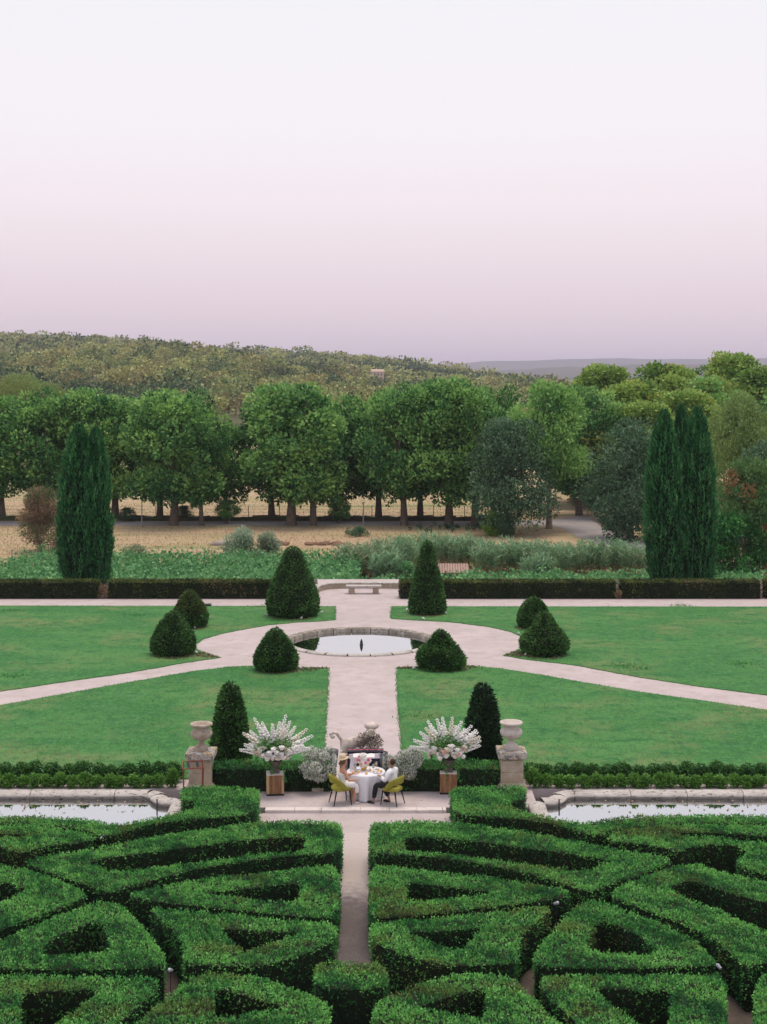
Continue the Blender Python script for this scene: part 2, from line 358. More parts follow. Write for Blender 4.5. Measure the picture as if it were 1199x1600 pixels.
for (x, y) in [(1065,947),(410,948),(20,955),(210,962),(430,970),(975,1041),(995,1045),(1160,1038),(20,1058),(650,1120)]:
    c = P(x, y); m = 160; p = np.column_stack([c.x+RNG.normal(size=m)*.35, c.y+RNG.normal(size=m)*.25, np.full(m, .02)])
    g.leaf(leaves(p, RNG.normal(size=(m, 3))*.9+[0, 0, .8], RNG.uniform(.05, .11, m), .035, RNG), RNG.uniform(0, .4, m), 0)
tag(link('grass', g.mesh('grass', [F_grass])), kind='stuff')
# fallen leaves and pebbles on the gravel
g = Fol(); m = 900
q = RNG.uniform([-12, 41], [10, 80], size=(m, 2)); q2 = RNG.uniform([-3.2, 38.3], [1.6, 41.4], size=(60, 2)); 
q3 = np.column_stack([axisx(0)+RNG.uniform(-.9, .5, 120), RNG.uniform(27, 38, 120)])
for qq, z in ((q, .006), (q2[q2[:,1] > 40.1], .006), (q3, ZP+.012)):
    p = np.column_stack([qq, np.full(len(qq), z)]); d = RNG.normal(size=(len(qq), 3)); d[:,2] = np.abs(d[:,2])*.25
    g.leaf(leaves(p, d, RNG.uniform(.02, .05, len(qq)), .02, RNG), RNG.uniform(.3, .8, len(qq)), 0)
tag(link('fallen_leaves', g.mesh('fallen_leaves', [F_dead])), kind='stuff')
sheet('hedge_bed', [[(-90,78.25),(XD(497,80),78.25),(XD(497,80),81),(-2.9-1.1,85.95),(-90,85.95)]], .006, M_soil)
sheet('hedge_bed', [[(XD(626,79),78.25),(90,78.25),(90,85.95),(XD(626,79),85.95)]], .006, M_soil)
# road and far fields
def fl(pts, z): return [tuple(P(x, y, z)[:2]) for x, y in pts]
sheet('road', [fl([(-300,814.5),(780,814.5),(872,812),(905,806),(985,812),(960,819),(967,828),(1005,846),(1080,868),(1010,868),(940,852),(900,838),(880,826),(860,821.5),(600,821.5),(-300,821.5)], ZF)], ZF+.02, M_road)
# dark verge beyond the road, dry stalks in the field
M_verge = mat('verge_earth', (.075,.06,.04), .95, [(1, (.05,.08,.03), .45, .6)])
vb = MB()
for i in range(60):
    a = P(-260+i*17.5, 814, ZF); vb.box((a.x, a.y+.55, ZF+.15), (1.25, .9, .5+random.uniform(-.1,.15)), jit=.12)
tag(vb.build('verge_bank', M_verge), kind='structure')
g = Fol(); m = 42000
q = np.column_stack([RNG.uniform(-1, 1, m), 102+73*RNG.random(m)**1.4]); q[:,0] *= q[:,1]*.31
p = np.column_stack([q, np.full(m, ZF)]); rd = (p[:,1] > 138.5) & (p[:,1] < 144.5); rd |= (p[:,0] > 15) & (p[:,1] > 112)&(p[:,0]<27); p = p[~rd]; m = len(p)
dr = nz(p*[.4, 1.6, 1], .05, 5); p = p
g.leaf(leaves(p, RNG.normal(size=(m, 3))*.5+[0, 0, 1], RNG.uniform(.08, .22, m), .07, RNG), .5+.3*nz(p, .1, 6), np.clip(dr*1.5-.1, 0, .8))
tag(link('dry_grass', g.mesh('dry_grass', [F_straw])), kind='stuff')
# hills
def ridge_y(x): return np.interp(x, [-500,0,100,200,300,400,500,560,650,700,760,820,880,960,1500], [518,533,539,546,556,560,563,570,581,590,597,604,616,628,650])
def hill_z(X, D):
    x = XC+X*F/D; Dr = 1500-.35*x.clip(-400, 1000); zr = H+(YH-ridge_y(x))*Dr/F; zr = np.maximum(zr, ZF-1)
    t = np.clip((D-380)/(Dr-380), 0, 1); p = np.stack([X, D, X*0], 1)
    z = ZF+(zr-ZF)*(t**1.15)+nz(p, .0022, 11)*14*np.sin(PI*np.clip(t,0,1))*np.clip((zr+5)/40, 0, 1)
    back = np.clip((D-Dr)/900, 0, 1); return np.where(D > Dr, zr-(zr+30)*back**1.2-2*back, z)
nu, nv = 90, 70
us = np.linspace(-.55, .24, nu); ds = np.concatenate([np.linspace(380, 1600, nv-12), np.linspace(1650, 2600, 12)])
UU, DD = np.meshgrid(us, ds); XX = (UU*DD).ravel(); DDr = DD.ravel(); ZZ = hill_z(XX, DDr)
idx = []
for j in range(nv-1):
    for i in range(nu-1): a = j*nu+i; idx += [a, a+1, a+1+nu, a+nu]
M_hill = mat('hill_scrub', (.085,.085,.035), .95, [(.02, (.12,.11,.05), .45, .65), (.15, (.05,.06,.03), .5, .7)])
tag(link('hill', mesh_np('hill', np.stack([XX, DDr, ZZ], 1), np.full(len(idx)//4, 4), idx, [M_hill], smooth=True)), kind='structure')
def far_ridge(name, D, prof, depth):
    xs = [p[0] for p in prof]; mbx = MB(); n = 80; vs = []; fs = []
    for j, (dd, f) in enumerate([(-depth, -.05), (-depth*.6, .45), (-depth*.25, .85), (0, 1), (depth*.3, .95), (depth, -.05)]):
        for i in range(n):
            x = xs[0]+(xs[-1]-xs[0])*i/(n-1); y = np.interp(x, xs, [p[1] for p in prof]); z = H+(YH-y)*D/F
            z += (math.sin(i*1.7)+math.sin(i*.63+1))*D*.00022
            vs.append((XD(x, D)*(1+dd/D*.3), D+dd, ZF+(z-ZF)*f if f > 0 else ZF-4))
    for j in range(5):
        for i in range(n-1): a = j*n+i; fs.append((a, a+1, a+1+n, a+n))
    mbx.add(vs, fs, 0, True); tag(mbx.build(name, mat('far_woodland', (.05,.06,.035), .95, [(.004, (.09,.085,.05), .4, .6), (.03, (.03,.04,.02), .5, .7)])), kind='structure')
far_ridge('far_hills', 9000, [(-500,575),(600,572),(700,569),(745,565),(790,563),(850,563),(900,561),(980,560),(1100,561),(1200,560),(1700,566)], 2200)
far_ridge('distant_slope', 5200, [(600,600),(700,590),(760,579),(820,577),(870,574),(930,572),(1000,570),(1200,569),(1600,573)], 1500)
# ------------------------------------------------------------------ plants: generic makers
def blob_tree(seed, blobs, nleaf, L, W, tone_amp=.3, inner=.6, up=.35, dryf=None, droop=0):
    """leaves on the skins of many overlapping lobes: blobs = [(x,y,z,rx,ry,rz,tone,dry)]"""
    r = np.random.default_rng(seed); f = Fol(); tot = sum(b[3]*b[4]+b[5]*b[3] for b in blobs)
    for b in blobs:
        n = max(6, int(nleaf*(b[3]*b[4]+b[5]*b[3])/tot)); d = unit(r.normal(size=(n, 3)))
        rad = (inner+(1.08-inner)*r.random(n)**.5)[:, None]; lump = 1+.12*nz(d*3+b[0], .5, seed)[:, None]
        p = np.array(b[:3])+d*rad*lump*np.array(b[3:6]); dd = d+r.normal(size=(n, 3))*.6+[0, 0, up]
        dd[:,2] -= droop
        f.leaf(leaves(p, dd, r.uniform(.7, 1.3, n)*L, W, r), np.clip(b[6]+tone_amp*(rad[:,0]-.75)+.12*d[:,2], 0, 1), np.clip(b[7]+r.normal(size=n)*.12*(b[7] > 0), 0, 1))  # inner and lower leaves darker, upper ones lighter: shading put into the tone
    return f
def env_blobs(seed, R, z0, z1, n, br, shape, sq=1.0, tone=(.35,.65), dry=0, dryp=0):
    """lobes filling an envelope: shape(t)= relative radius at height t"""
    r = random.Random(seed); o = []
    for i in range(n):
        t = r.random()**.85; a = r.random()*2*PI; q = (.55+.45*r.random()**.5) if r.random() < .8 else r.random()*.5
        rr = R*shape(t)*q; s = br*r.uniform(.7, 1.3)
        o.append((rr*math.cos(a), rr*math.sin(a)*sq, z0+(z1-z0)*t, s, s, s*.85, r.uniform(*tone), dry if r.random() < dryp else 0))
    return o
def trunk_mb(seed, h, r0, spread, nl=6, lean=0.0, fork=.35):
    r = random.Random(seed); mb = MB(); pts = []; 
    for k in range(6):
        t = k/5; pts.append((lean*t*h+r.uniform(-.12, .12)*t, r.uniform(-.12, .12)*t, t*h*.75))
    mb.tube(pts, [r0*1.45, r0*1.02, r0*.9, r0*.78, r0*.6, r0*.4], 9)
    for i in range(nl):
        k = r.randint(1, 3); b = Vector(pts[k]).lerp(Vector(pts[k+1]), r.random()); a = r.random()*2*PI+i; L = spread*r.uniform(.6, 1)
        q = [b, b+Vector((math.cos(a)*L*.3, math.sin(a)*L*.3, h*.13)), b+Vector((math.cos(a)*L*.65, math.sin(a)*L*.65, h*.27)), b+Vector((math.cos(a)*L*.85, math.sin(a)*L*.85, h*.42))]
        mb.tube(q, [r0*.5, r0*.38, r0*.22, r0*.08], 6)
    return mb
# ------------------------------------------------------------------ forest on the hill (one mass)
def far_templates(lm, lf):
    T = []
    for k in range(9):
        r = np.random.default_rng(50+k); f = Fol(); n = 6
        if k < 6:   # pine: rounded crown on bare trunk
            bl = [(r.uniform(-.28,.28), r.uniform(-.28,.28), r.uniform(.55,.9), .26, .26, .17, r.uniform(.4,.75), 0) for _ in range(6)]
            bl.append((0,0,.8,.4,.4,.2,.6,0)); nl = 170
        elif k < 8:  # broad low dark tree
            bl = [(r.uniform(-.25,.25), r.uniform(-.25,.25), r.uniform(.3,.65), .3, .3, .26, r.uniform(.1,.35), 0) for _ in range(6)]; nl = 170
        else:        # narrow cypress
            bl = [(0,0,.15+.17*i,.11-.012*i,.11-.012*i,.16,.05,0) for i in range(5)]; nl = 110
        f = blob_tree(60+k, bl, int(nl*lm), .15*lf, .12*lf, .3, .7)
        T.append((np.concatenate(f.V), np.concatenate(f.A)))
    return T
def hill_at(x, y):
    D = np.linspace(500, 1400, 300); X = (x-XC)*D/F; z = hill_z(X, D); py = YH+(H-z)*F/D; k = np.argmin(np.abs(py-y)); return X[k], D[k], z[k]
HY = hill_at(590, 594)[1]-30
TT = far_templates(.42, 1.2); TN = far_templates(1.2, .68); VV = []; AA = []; nt_ = 6200; r = np.random.default_rng(99)
uu = r.uniform(-.33, .2, nt_*2); dd = np.sqrt(r.uniform(390**2, 1620**2, nt_*2)); xx = uu*dd; zz = hill_z(xx, dd); ok = (zz > ZF-1.0); xx, dd, zz = xx[ok][:nt_], dd[ok][:nt_], zz[ok][:nt_]
bandn = nz(np.stack([xx*.4, dd, xx*0], 1), .006, 21); pxx = XC+xx*F/dd; pyy = YH+(H-zz)*F/dd
trunkmb = MB()
for i in range(len(xx)):
    if YH+(H-zz[i]-9)*F/dd[i] > 648 or not (-160 < pxx[i] < 1100): continue
    if abs(pxx[i]-590) < 20 and HY-260 < dd[i] < HY+2: continue
    grove = 100 < pxx[i] < 300 and 601 < pyy[i] < 618
    k = r.integers(0, 6) if bandn[i] > -.25 else r.integers(6, 8)
    if r.random() < .03: k = 8
    s = r.uniform(6, 10.5)*(1+.3*(r.random() < .12)) if k != 8 else r.uniform(7, 11)
    if grove: k = 6; s = 4.5
    V, A = (TN if dd[i] < 760 else TT)[k]; a = r.uniform(0, 6.28); c, sn = math.cos(a), math.sin(a)
    q = V*s; q = np.column_stack([q[:,0]*c-q[:,1]*sn, q[:,0]*sn+q[:,1]*c, q[:,2]])*[1.15, 1.15, 1]+[xx[i], dd[i], zz[i]-.4]
    A = A.copy(); A[:,0] = np.clip(A[:,0]+.2*bandn[i]+r.uniform(-.38, .3), 0, 1); A[:,1] = max(0, r.uniform(-.5, .55)) if k < 6 else 0
    VV.append(q); AA.append(A)
    if dd[i] < 1100 and k < 6: trunkmb.tube([(xx[i], dd[i], zz[i]-1), (xx[i], dd[i], zz[i]+s*.8)], [.22, .14], 3, cap=False, m=1)
f = Fol(); V = np.concatenate(VV); A = np.concatenate(AA)
f.V.append(V); f.I.append(np.arange(len(V))); f.S.append(np.full(len(V)//4, 4)); f.M.append(np.zeros(len(V)//4, int)); f.A.append(A); f.n = len(V)
f.mb(trunkmb)
tag(link('hill_forest', f.mesh('hill_forest', [F_pine, mat('pine_trunk', (.24,.14,.1), .9)])), kind='stuff')
# house on the hill
X, D, z = hill_at(590, 594)
hs = empty('country_house', (X, D-30, ZD(592, D-30)-.5), .2, 'small pale pink house with tiled roof half hidden among the hillside pines', 'house')
mb = MB(); mb.box((0,0,1.4), (8.5,6,8.5)); mb.build('wall', mat('house_plaster', (.62,.48,.42), .9), hs)
mb = MB(); mb.add([(-4.6,-3.4,5.6),(4.6,-3.4,5.6),(4.6,3.4,5.6),(-4.6,3.4,5.6),(-4.6,0,7.3),(4.6,0,7.3)], [(0,1,5,4),(2,3,4,5),(0,4,3),(1,2,5),(3,2,1,0)]); mb.build('roof', mat('house_tiles', (.5,.36,.3), .9), hs)
mb = MB(); mb.box((-6.2,0,.8), (4,5,6.5)); mb.build('side_wing', mat('house_plaster'), hs)
for dx in (-2.4, 0, 2.4): MB().box((dx,-3.02,3.6), (.9,.1,1.3)).build('window', mat('house_window', (.1,.1,.12), .3), hs)
# ------------------------------------------------------------------ plane trees and other trees
BARK = {'plane': M_bark}
def tree_proto(name, crown_f, trunk, fm, bm):
    return crown_f.mesh('crown', [fm]), trunk.mesh('trunk', [bm])
oval = lambda t: math.sin(PI*min(1, .12+.86*t))**.55
dome = lambda t: math.sqrt(max(0, 1-(t*.97)**2.2))
PL = []
for k in range(6):
    ir = [random.uniform(.78, 1.12) for _ in range(8)]; bl = env_blobs(200+k, 4.0, 2.9, 12.0, 80, 1.0, lambda t: min(1.12, (math.sin(PI*min(1, .16+.8*t))**.4)*float(np.interp(t*7, range(8), ir))), tone=(.15,.8))
    bl += [(random.uniform(-3.6,3.6), random.uniform(-3,3), random.uniform(4,12.2), .75, .75, .6, random.uniform(.5,.9), 0) for _ in range(14)]
    bl += [(random.uniform(-2.2,2.2), random.uniform(-2,1), random.uniform(2.6,4), .8, .8, .8, .5, 0) for _ in range(7)]
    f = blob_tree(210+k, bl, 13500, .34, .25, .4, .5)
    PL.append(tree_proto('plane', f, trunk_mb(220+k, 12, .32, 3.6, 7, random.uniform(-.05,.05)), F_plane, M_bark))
KIND = {}
def kind(name, f, tr, fm, bm): KIND[name] = (f.mesh('crown', [fm]), tr.mesh('trunk', [bm]))
kind('oak', blob_tree(301, env_blobs(301, 3.6, 1.6, 8.8, 60, 1.15, dome, tone=(.2,.6)), 15000, .26, .17, .35, .55), trunk_mb(302, 7, .26, 3, 6, .1), F_oak, M_bark)
kind('oak2', blob_tree(303, env_blobs(303, 3.6, .6, 8.6, 60, 1.2, oval, tone=(.25,.6)), 15000, .26, .17, .35, .55), trunk_mb(304, 7, .26, 3, 6), F_oak, M_bark)
kind('pale', blob_tree(305, env_blobs(305, 4.0, 4.2, 12.2, 60, 1.3, oval, tone=(.5,.85)), 14500, .34, .26, .3, .55), trunk_mb(306, 12.5, .27, 4, 9, -.03), F_plane, M_barkp)
kind('gold', blob_tree(307, env_blobs(307, 4.2, 3.5, 12.5, 66, 1.05, oval, tone=(.5,1), dry=.5, dryp=.3), 14000, .36, .27, .3, .6), trunk_mb(308, 12, .3, 3.6, 7), F_plane, M_bark)
F_lime = fmat('lime_leaves', (.06,.15,.02), (.16,.34,.04), (.33,.5,.08))
kind('lime', blob_tree(315, env_blobs(303, 3.6, .3, 8.6, 60, 1.2, oval, tone=(.3,.8)), 6000, .5, .3, .35, .55), trunk_mb(304, 7, .26, 3, 6), F_lime, M_bark)
F_bright = fmat('sunlit_tint_leaves', (.03,.09,.02), (.12,.25,.05), (.36,.5,.12), (.5,.42,.08), .3)  # warm sunlight on the right-hand crowns put into the leaf colours
for q_ in range(2): kind('bright%d' % q_, blob_tree(330+q_, env_blobs(332+q_, 4.0, 2.6, 12.2, 74, 1.0, oval, tone=(.3,.95), dry=.5, dryp=.12+.12*q_), 14000, .34, .25, .4, .5), trunk_mb(335+q_, 12, .3, 3.6, 7), F_bright, M_bark)
kind('under', blob_tree(317, env_blobs(317, 3.6, .3, 8.6, 70, 1.0, oval, tone=(.1,.5)), 9000, .36, .2, .35, .5), trunk_mb(304, 7, .26, 3, 6), F_box, M_bark)
kind('pine', blob_tree(309, env_blobs(309, 4.0, 2.0, 9.5, 60, 1.15, dome, tone=(.4,.75)), 15000, .34, .09, .35, .5), trunk_mb(310, 9, .25, 3.4, 7), F_soft, M_bark)
kind('redtip', blob_tree(311, env_blobs(311, 3.3, .3, 6.5, 90, .62, dome, tone=(.35,.7), dry=.7, dryp=.25), 14000, .24, .15, .35, .45), trunk_mb(312, 6, .18, 3, 8), F_red, M_barkp)
kind('umbrella', blob_tree(313, env_blobs(313, 4.6, 6.5, 9.5, 40, 1.3, dome, tone=(.55,.9), dry=.4, dryp=.5), 9000, .34, .14, .3, .55), trunk_mb(314, 9, .25, 3, 6), F_soft, M_barkp)
USED = {}
def tree(name, protos, x, ybase, ytop, wpx, label, D=None, zb=ZF, native=(12.9, 9.6), group=None, rz=None, cat='tree', sy=None):
    """stand a tree so that it spans wpx at its distance"""
    if D is None: D = F*(H-zb)/(ybase-YH)
    h = ZD(ytop, D)-zb; s = wpx*(1.2 if name == 'broad_tree' else 1)*D/F/native[1]; sz = h/native[0]
    e = empty(name, (XD(x, D), D, zb), random.uniform(0, 6.28) if rz is None else rz, label, cat, group)
    e.scale = (s, s if sy is None else sy, sz)
    link('trunk', protos[1], e); link('crown', protos[0], e); return e
GP = 'plane trees lining the road'
rows = [ # x, base y, top y, width, label, kind
 (-95,812,606,150,'plane tree at the far left end of the back row, mostly outside the frame edge'),
 (3,812,612,125,'plane tree at the left frame edge with its dark trunk behind the road'),
 (72,812,608,118,'plane tree rising behind the brown dry shrub'),
 (132,812,611,110,'plane tree whose crown shows directly behind the left cypress tips'),
 (180,812,609,120,'dark plane tree just right of the left cypress pair with a leaning trunk base'),
 (250,812,612,110,'plane tree behind the road with two thin trunks beside the pole'),
 (272,821,604,135,'bright plane tree with a flared trunk on the near verge right of the lamp pole'),
 (315,821,640,78,'small narrow plane tree with slim trunk left of the gap in the tree row'),
 (352,812,648,95,'low dark plane tree filling the dip in the row beside the thin sapling stake'),
 (425,812,618,110,'plane tree behind the road with short dark trunk, left of the biggest crown'),
 (455,821,588,150,'biggest and tallest plane tree left of the middle with a forked pale trunk'),
 (490,821,612,105,'plane tree right against the biggest crown with a single leaning trunk'),
 (528,812,618,110,'dark recessed plane tree behind the young sapling by the sign post'),
 (592,812,608,100,'plane tree behind the road just right of the sign post'),
 (632,821,598,112,'plane tree with forked trunk base standing above the bench line'),
 (657,812,600,95,'plane tree behind the road between the forked trunk and the thick trunk'),
 (702,821,586,125,'tall plane tree with yellowing top and two thick trunks close together'),
 (742,821,602,110,'plane tree with V-shaped trunk left of the grey-green oak'),
 (772,812,592,95,'plane tree behind the road rising over the grey-green oak'),
 (905,806,600,115,'shaded plane tree behind the bend of the road')]
for i, (x, yb, yt, wp, lab) in enumerate(rows):
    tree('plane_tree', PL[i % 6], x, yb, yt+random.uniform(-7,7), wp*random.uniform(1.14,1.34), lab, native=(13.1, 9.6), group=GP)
tree('plane_tree', KIND['pale'], 858, 826, 595, 150, 'light green plane tree with long pale bare limbs at the road bend', native=(13.3, 10.4), group=GP)
tree('young_tree', PL[2], 355, 818, 778, 40, 'young sapling with round dark crown tied to a stake under the dip in the row', native=(13.1, 9.6), group='young saplings under the plane trees')
tree('young_tree', PL[4], 531, 818, 776, 42, 'young sapling with round dark crown left of the sign post', native=(13.1, 9.6), group='young saplings under the plane trees')
tree('bush', KIND['oak'], 199, 814, 793, 34, 'small dark loose bush between two plane trunks right of the left cypresses', native=(9.6, 8.4), cat='bush')
tree('bush', KIND['oak'], 288, 812, 790, 32, 'small dark bush behind the flared plane trunk', native=(9.6, 8.4), cat='bush')
tree('holm_oak', KIND['oak'], 795, 829, 662, 150, 'dense grey-green oak with slanting dark stems in front of the plane row', D=132, native=(9.3, 8.4))
tree('lime_bush', KIND['lime'], 768, 0, 797, 34, 'bright yellow-green bush at the foot of the grey-green oak', native=(9.6, 8.9), cat='bush', D=130)
tree('dark_bush', KIND['oak2'], 788, 0, 796, 36, 'rounded dark green bush leaning against the bright yellow-green bush', native=(9.6, 8.9), cat='bush', D=129.5)
tree('holm_oak', KIND['oak2'], 985, 842, 655, 165, 'large dark holm oak by the road left of the right cypresses', native=(9.5, 9.2))
tree('holm_oak', KIND['oak2'], 925, 812, 690, 120, 'dark holm oak closing the view at the road bend', D=158, native=(9.5, 9.2))
tree('broad_tree', PL[2], 900, 0, 604, 130, 'deep green tree filling the gap behind the pale-limbed plane tree', D=165, native=(13.1, 9.6))
tree('broad_tree', KIND['bright0'], 1010, 0, 625, 130, 'sunny green tree between the orange-tinted tree and the cypress tips', D=148, native=(13.5, 9.8))
tree('broad_tree', KIND['gold'], 965, 0, 630, 150, 'broad tree with orange-yellow tinted crown above the large dark oak', D=150, native=(13.5, 10.6))
tree('broad_tree', KIND['bright0'], 945, 0, 572, 130, 'light green tree whose top stands against the far purple hills, left of the tall pair', D=185, native=(13.1, 9.8))
tree('broad_tree', KIND['bright1'], 1040, 0, 561, 150, 'tall tree with golden right half behind the right cypresses', D=185, native=(13.5, 10.6))
tree('broad_tree', KIND['bright1'], 990, 0, 592, 150, 'full green tree between the tall golden tree and the light green tree', D=170, native=(13.1, 9.6))
tree('broad_tree', KIND['bright0'], 1145, 0, 550, 150, 'tallest green tree at the upper right, standing against the sky', D=195, native=(13.3, 10.4))
tree('broad_tree', KIND['bright1'], 1195, 0, 566, 170, 'golden green tree crown at the right frame edge under the sky', D=180, native=(13.5, 10.6))
tree('broad_tree', KIND['gold'], 1110, 0, 590, 130, 'golden green crown just right of the cypress tips', D=168, native=(13.5, 10.6))
tree('broad_tree', KIND['bright0'], 1075, 0, 612, 140, 'green tree directly behind the right cypress tips', D=160, native=(13.1, 9.6))
tree('broad_tree', PL[0], 1290, 0, 575, 190, 'green tree beyond the right frame edge behind the golden crown', D=170, native=(13.1, 9.6))
tree('soft_pine', KIND['pine'], 1160, 0, 622, 150, 'soft feathery light green pine right of the cypresses', D=125, native=(10.2, 9.2), cat='pine tree')
tree('soft_pine', KIND['pine'], 1245, 0, 650, 140, 'feathery pine cut by the right frame edge', D=120, native=(10.2, 9.2), cat='pine tree')
tree('silver_tree', KIND['oak2'], 1195, 0, 690, 130, 'blue-green tree behind the reddening shrub at the right edge', D=108, native=(9.5, 9.2))
tree('reddening_shrub', KIND['redtip'], 1165, 0, 715, 150, 'large shrub with reddening leaf tips beside the right cypresses', D=98, native=(7.1, 7.6), cat='shrub')
tree('dark_understorey', KIND['under'], 1150, 0, 800, 120, 'dark low bush in the shade under the reddening shrub', D=96, native=(9.5, 9.2), cat='bush')
tree('pine_tree', KIND['umbrella'], 35, 0, 585, 110, 'yellowish umbrella pine top showing above the plane row at the left edge', D=260, native=(10.5, 11))
tree('pine_tree', KIND['umbrella'], 75, 0, 598, 70, 'smaller yellowish pine crown right of the umbrella pine', D=262, native=(10.5, 11))
# dry brown shrub, silver shrubs, mounds
def shrub(name, x, yb, yt, wpx, fm, label, D=None, zb=ZF, n=5000, L=.16, W=.07, tone=(.3,.7), nb=26, stems=True, group=None, dry=0, dryp=0, shape=dome, seed=1, cat='shrub'):
    if D is None: D = F*(H-zb)/(yb-YH)
    h = ZD(yt, D)-zb; R = wpx*D/F/2; e = empty(name, (XD(x, D), D, zb), 0, label, cat, group)
    br = min(R, h)*.28; f = blob_tree(seed, env_blobs(seed, R-br*.8, br*.6, h-br*.9, nb, br, shape, tone=tone, dry=dry, dryp=dryp), n, L, W, .35, .3)
    link('foliage', f.mesh('foliage', [fm]), e)
    if stems:
        r = random.Random(seed); mb = MB()
        for i in range(9):
            a = r.random()*2*PI; rr = R*r.uniform(.3, .75); mb.tube([(0,0,-.1), (math.cos(a)*rr*.4, math.sin(a)*rr*.4, h*.35), (math.cos(a)*rr, math.sin(a)*rr, h*r.uniform(.6,.85))], [.05, .035, .015], 5)
        mb.build('stems', M_barkp, e)
    return e
shrub('dry_shrub', 64, 862, 758, 100, F_dead, 'large half dead brown shrub left of the left cypresses', n=16000, L=.24, W=.06, seed=401, nb=44, dry=.8, dryp=.2)
shrub('silver_shrub', 377, 0, 820, 78, F_shrub, 'taller silvery green shrub behind the vineyard, left of its twin', D=110, n=3600, tone=(.45,1), seed=402, L=.2, W=.1, shape=lambda t: 1-.75*t)
shrub('silver_shrub', 418, 0, 832, 64, F_shrub, 'yellower silvery shrub leaning right behind the tall pointed yew', D=109.5, n=3000, tone=(.45,1), seed=403, L=.2, W=.1, dry=.5, dryp=.3, shape=lambda t: 1-.7*t)
shrub('low_bush', 561, 838, 823, 46, F_oak, 'low spreading dark bush alone in the dry field', n=1600, seed=404, stems=False)
shrub('low_bush', 700, 827, 819, 150, F_oak, 'long low dark weed bank under the plane trees by the road', n=1800, seed=405, stems=False, tone=(.2,.4))
shrub('pale_bush', 212, 0, 850, 60, F_shrub, 'pale yellowish tuft of scrub right of the left cypresses', D=108, n=2200, seed=406, dry=.6, dryp=.8)
shrub('field_weed', 66, 0, 848, 24, F_vine, 'tall bright green weed at the vineyard edge left of the cypresses', D=108, n=300, seed=407, L=.22)
shrub('field_weed', 337, 0, 868, 20, F_shrub, 'small pale weed at the vineyard edge left of the silvery shrubs', D=108, n=260, seed=408)
shrub('field_weed', 300, 0, 870, 26, F_shrub, 'low pale weed in the dry field edge above the long left hedge', D=108, n=260, seed=409)
# soil and rubble heaps in the field
def heap(name, x, y, wpx, hh, m, label, seed):
    c = P(x, y, ZF); mb = MB(); r = random.Random(seed)
    for i in range(26):
        t = r.uniform(-1, 1); mb.ball((t*wpx*c.y/F/2, r.uniform(-.6,.6), r.uniform(-.05,.12)), r.uniform(.18,.4), 6, 4, sc=(1.3,1,hh*(1-abs(t)*.6)))
    o = mb.build(name, m, None, (c.x, c.y, ZF)); tag(o, label, 'heap')
M_clay = mat('red_soil', (.26,.145,.1), .95, [(2, (.17,.1,.07), .4, .6)], (4, 1, .1))
heap('soil_heap', 510, 851, 60, .8, M_clay, 'long low heap of reddish soil in the dry field', 1)
heap('soil_heap', 437, 851, 18, .8, M_clay, 'small heap of reddish soil right of the silvery shrubs', 2)
heap('rubble_heap', 345, 851, 24, .9, mat('rubble', (.27,.22,.2), .9, [(3,(.4,.35,.32),.45,.6)]), 'small grey rubble heap left of the silvery shrubs', 3)
# posts and fence along the road
def post(x, yb, yt, label, r=.05, arm=False):
    c = P(x, yb, ZF); h = ZD(yt, c.y)-ZF; e = empty('pole', (c.x, c.y, ZF), 0, label, 'pole')
    mb = MB(); mb.tube([(0,0,0), (0,0,h)], r, 7); mb.build('pole_shaft', mat('grey_metal', (.32,.3,.29), .5), e)
    m2 = MB(); m2.box((0,0,h+.03), (.3 if arm else .14, .1, .1)); m2.build('pole_head', mat('grey_metal'), e)
post(222, 821, 785, 'thin grey lamp pole in front of the trees right of the left cypresses')
post(568, 821, 786, 'thin pale pole with a short crosspiece under the plane trees', .06, True)
post(359, 818, 795, 'slim wooden stake holding the young sapling')
post(19, 0+873, 860, 'short grey vineyard post at the left edge', .05)
fe = empty('wire_fence', (0, 147.5, ZF), 0, 'low wire fence on thin posts behind the road and the plane trunks', 'fence')
pm = MB(); pm.box((0,0,.6), (.07,.07,1.3)); pme = pm.mesh('post', [mat('fence_post', (.2,.17,.14), .9)])
for i in range(26): link('post', pme, fe, (-46+i*3.2, 0, 0))
for k in range(4): MB().tube([(-46,0,.25+.32*k), (34,0,.25+.32*k)], .012, 4).build('wire', mat('grey_metal'), fe)
# stone wall beside the road bend
ws = empty('roadside_wall', (0,0,0), 0, 'low rough brown stone wall edging the road below the holm oak', 'wall')
a = P(929, 812, ZF); b = P(975, 838, ZF); r = random.Random(5); ns = 14
ang = math.atan2(b.y-a.y, b.x-a.x); L = (b-a).length
for k in range(ns):
    for j in range(3):
        p = a.lerp(b, (k+.5)/ns); MB().box((p.x, p.y, ZF+.2+.36*j), (L/ns*.96, .45, .34), rz=ang, jit=.04).build('stone', M_stone, ws)
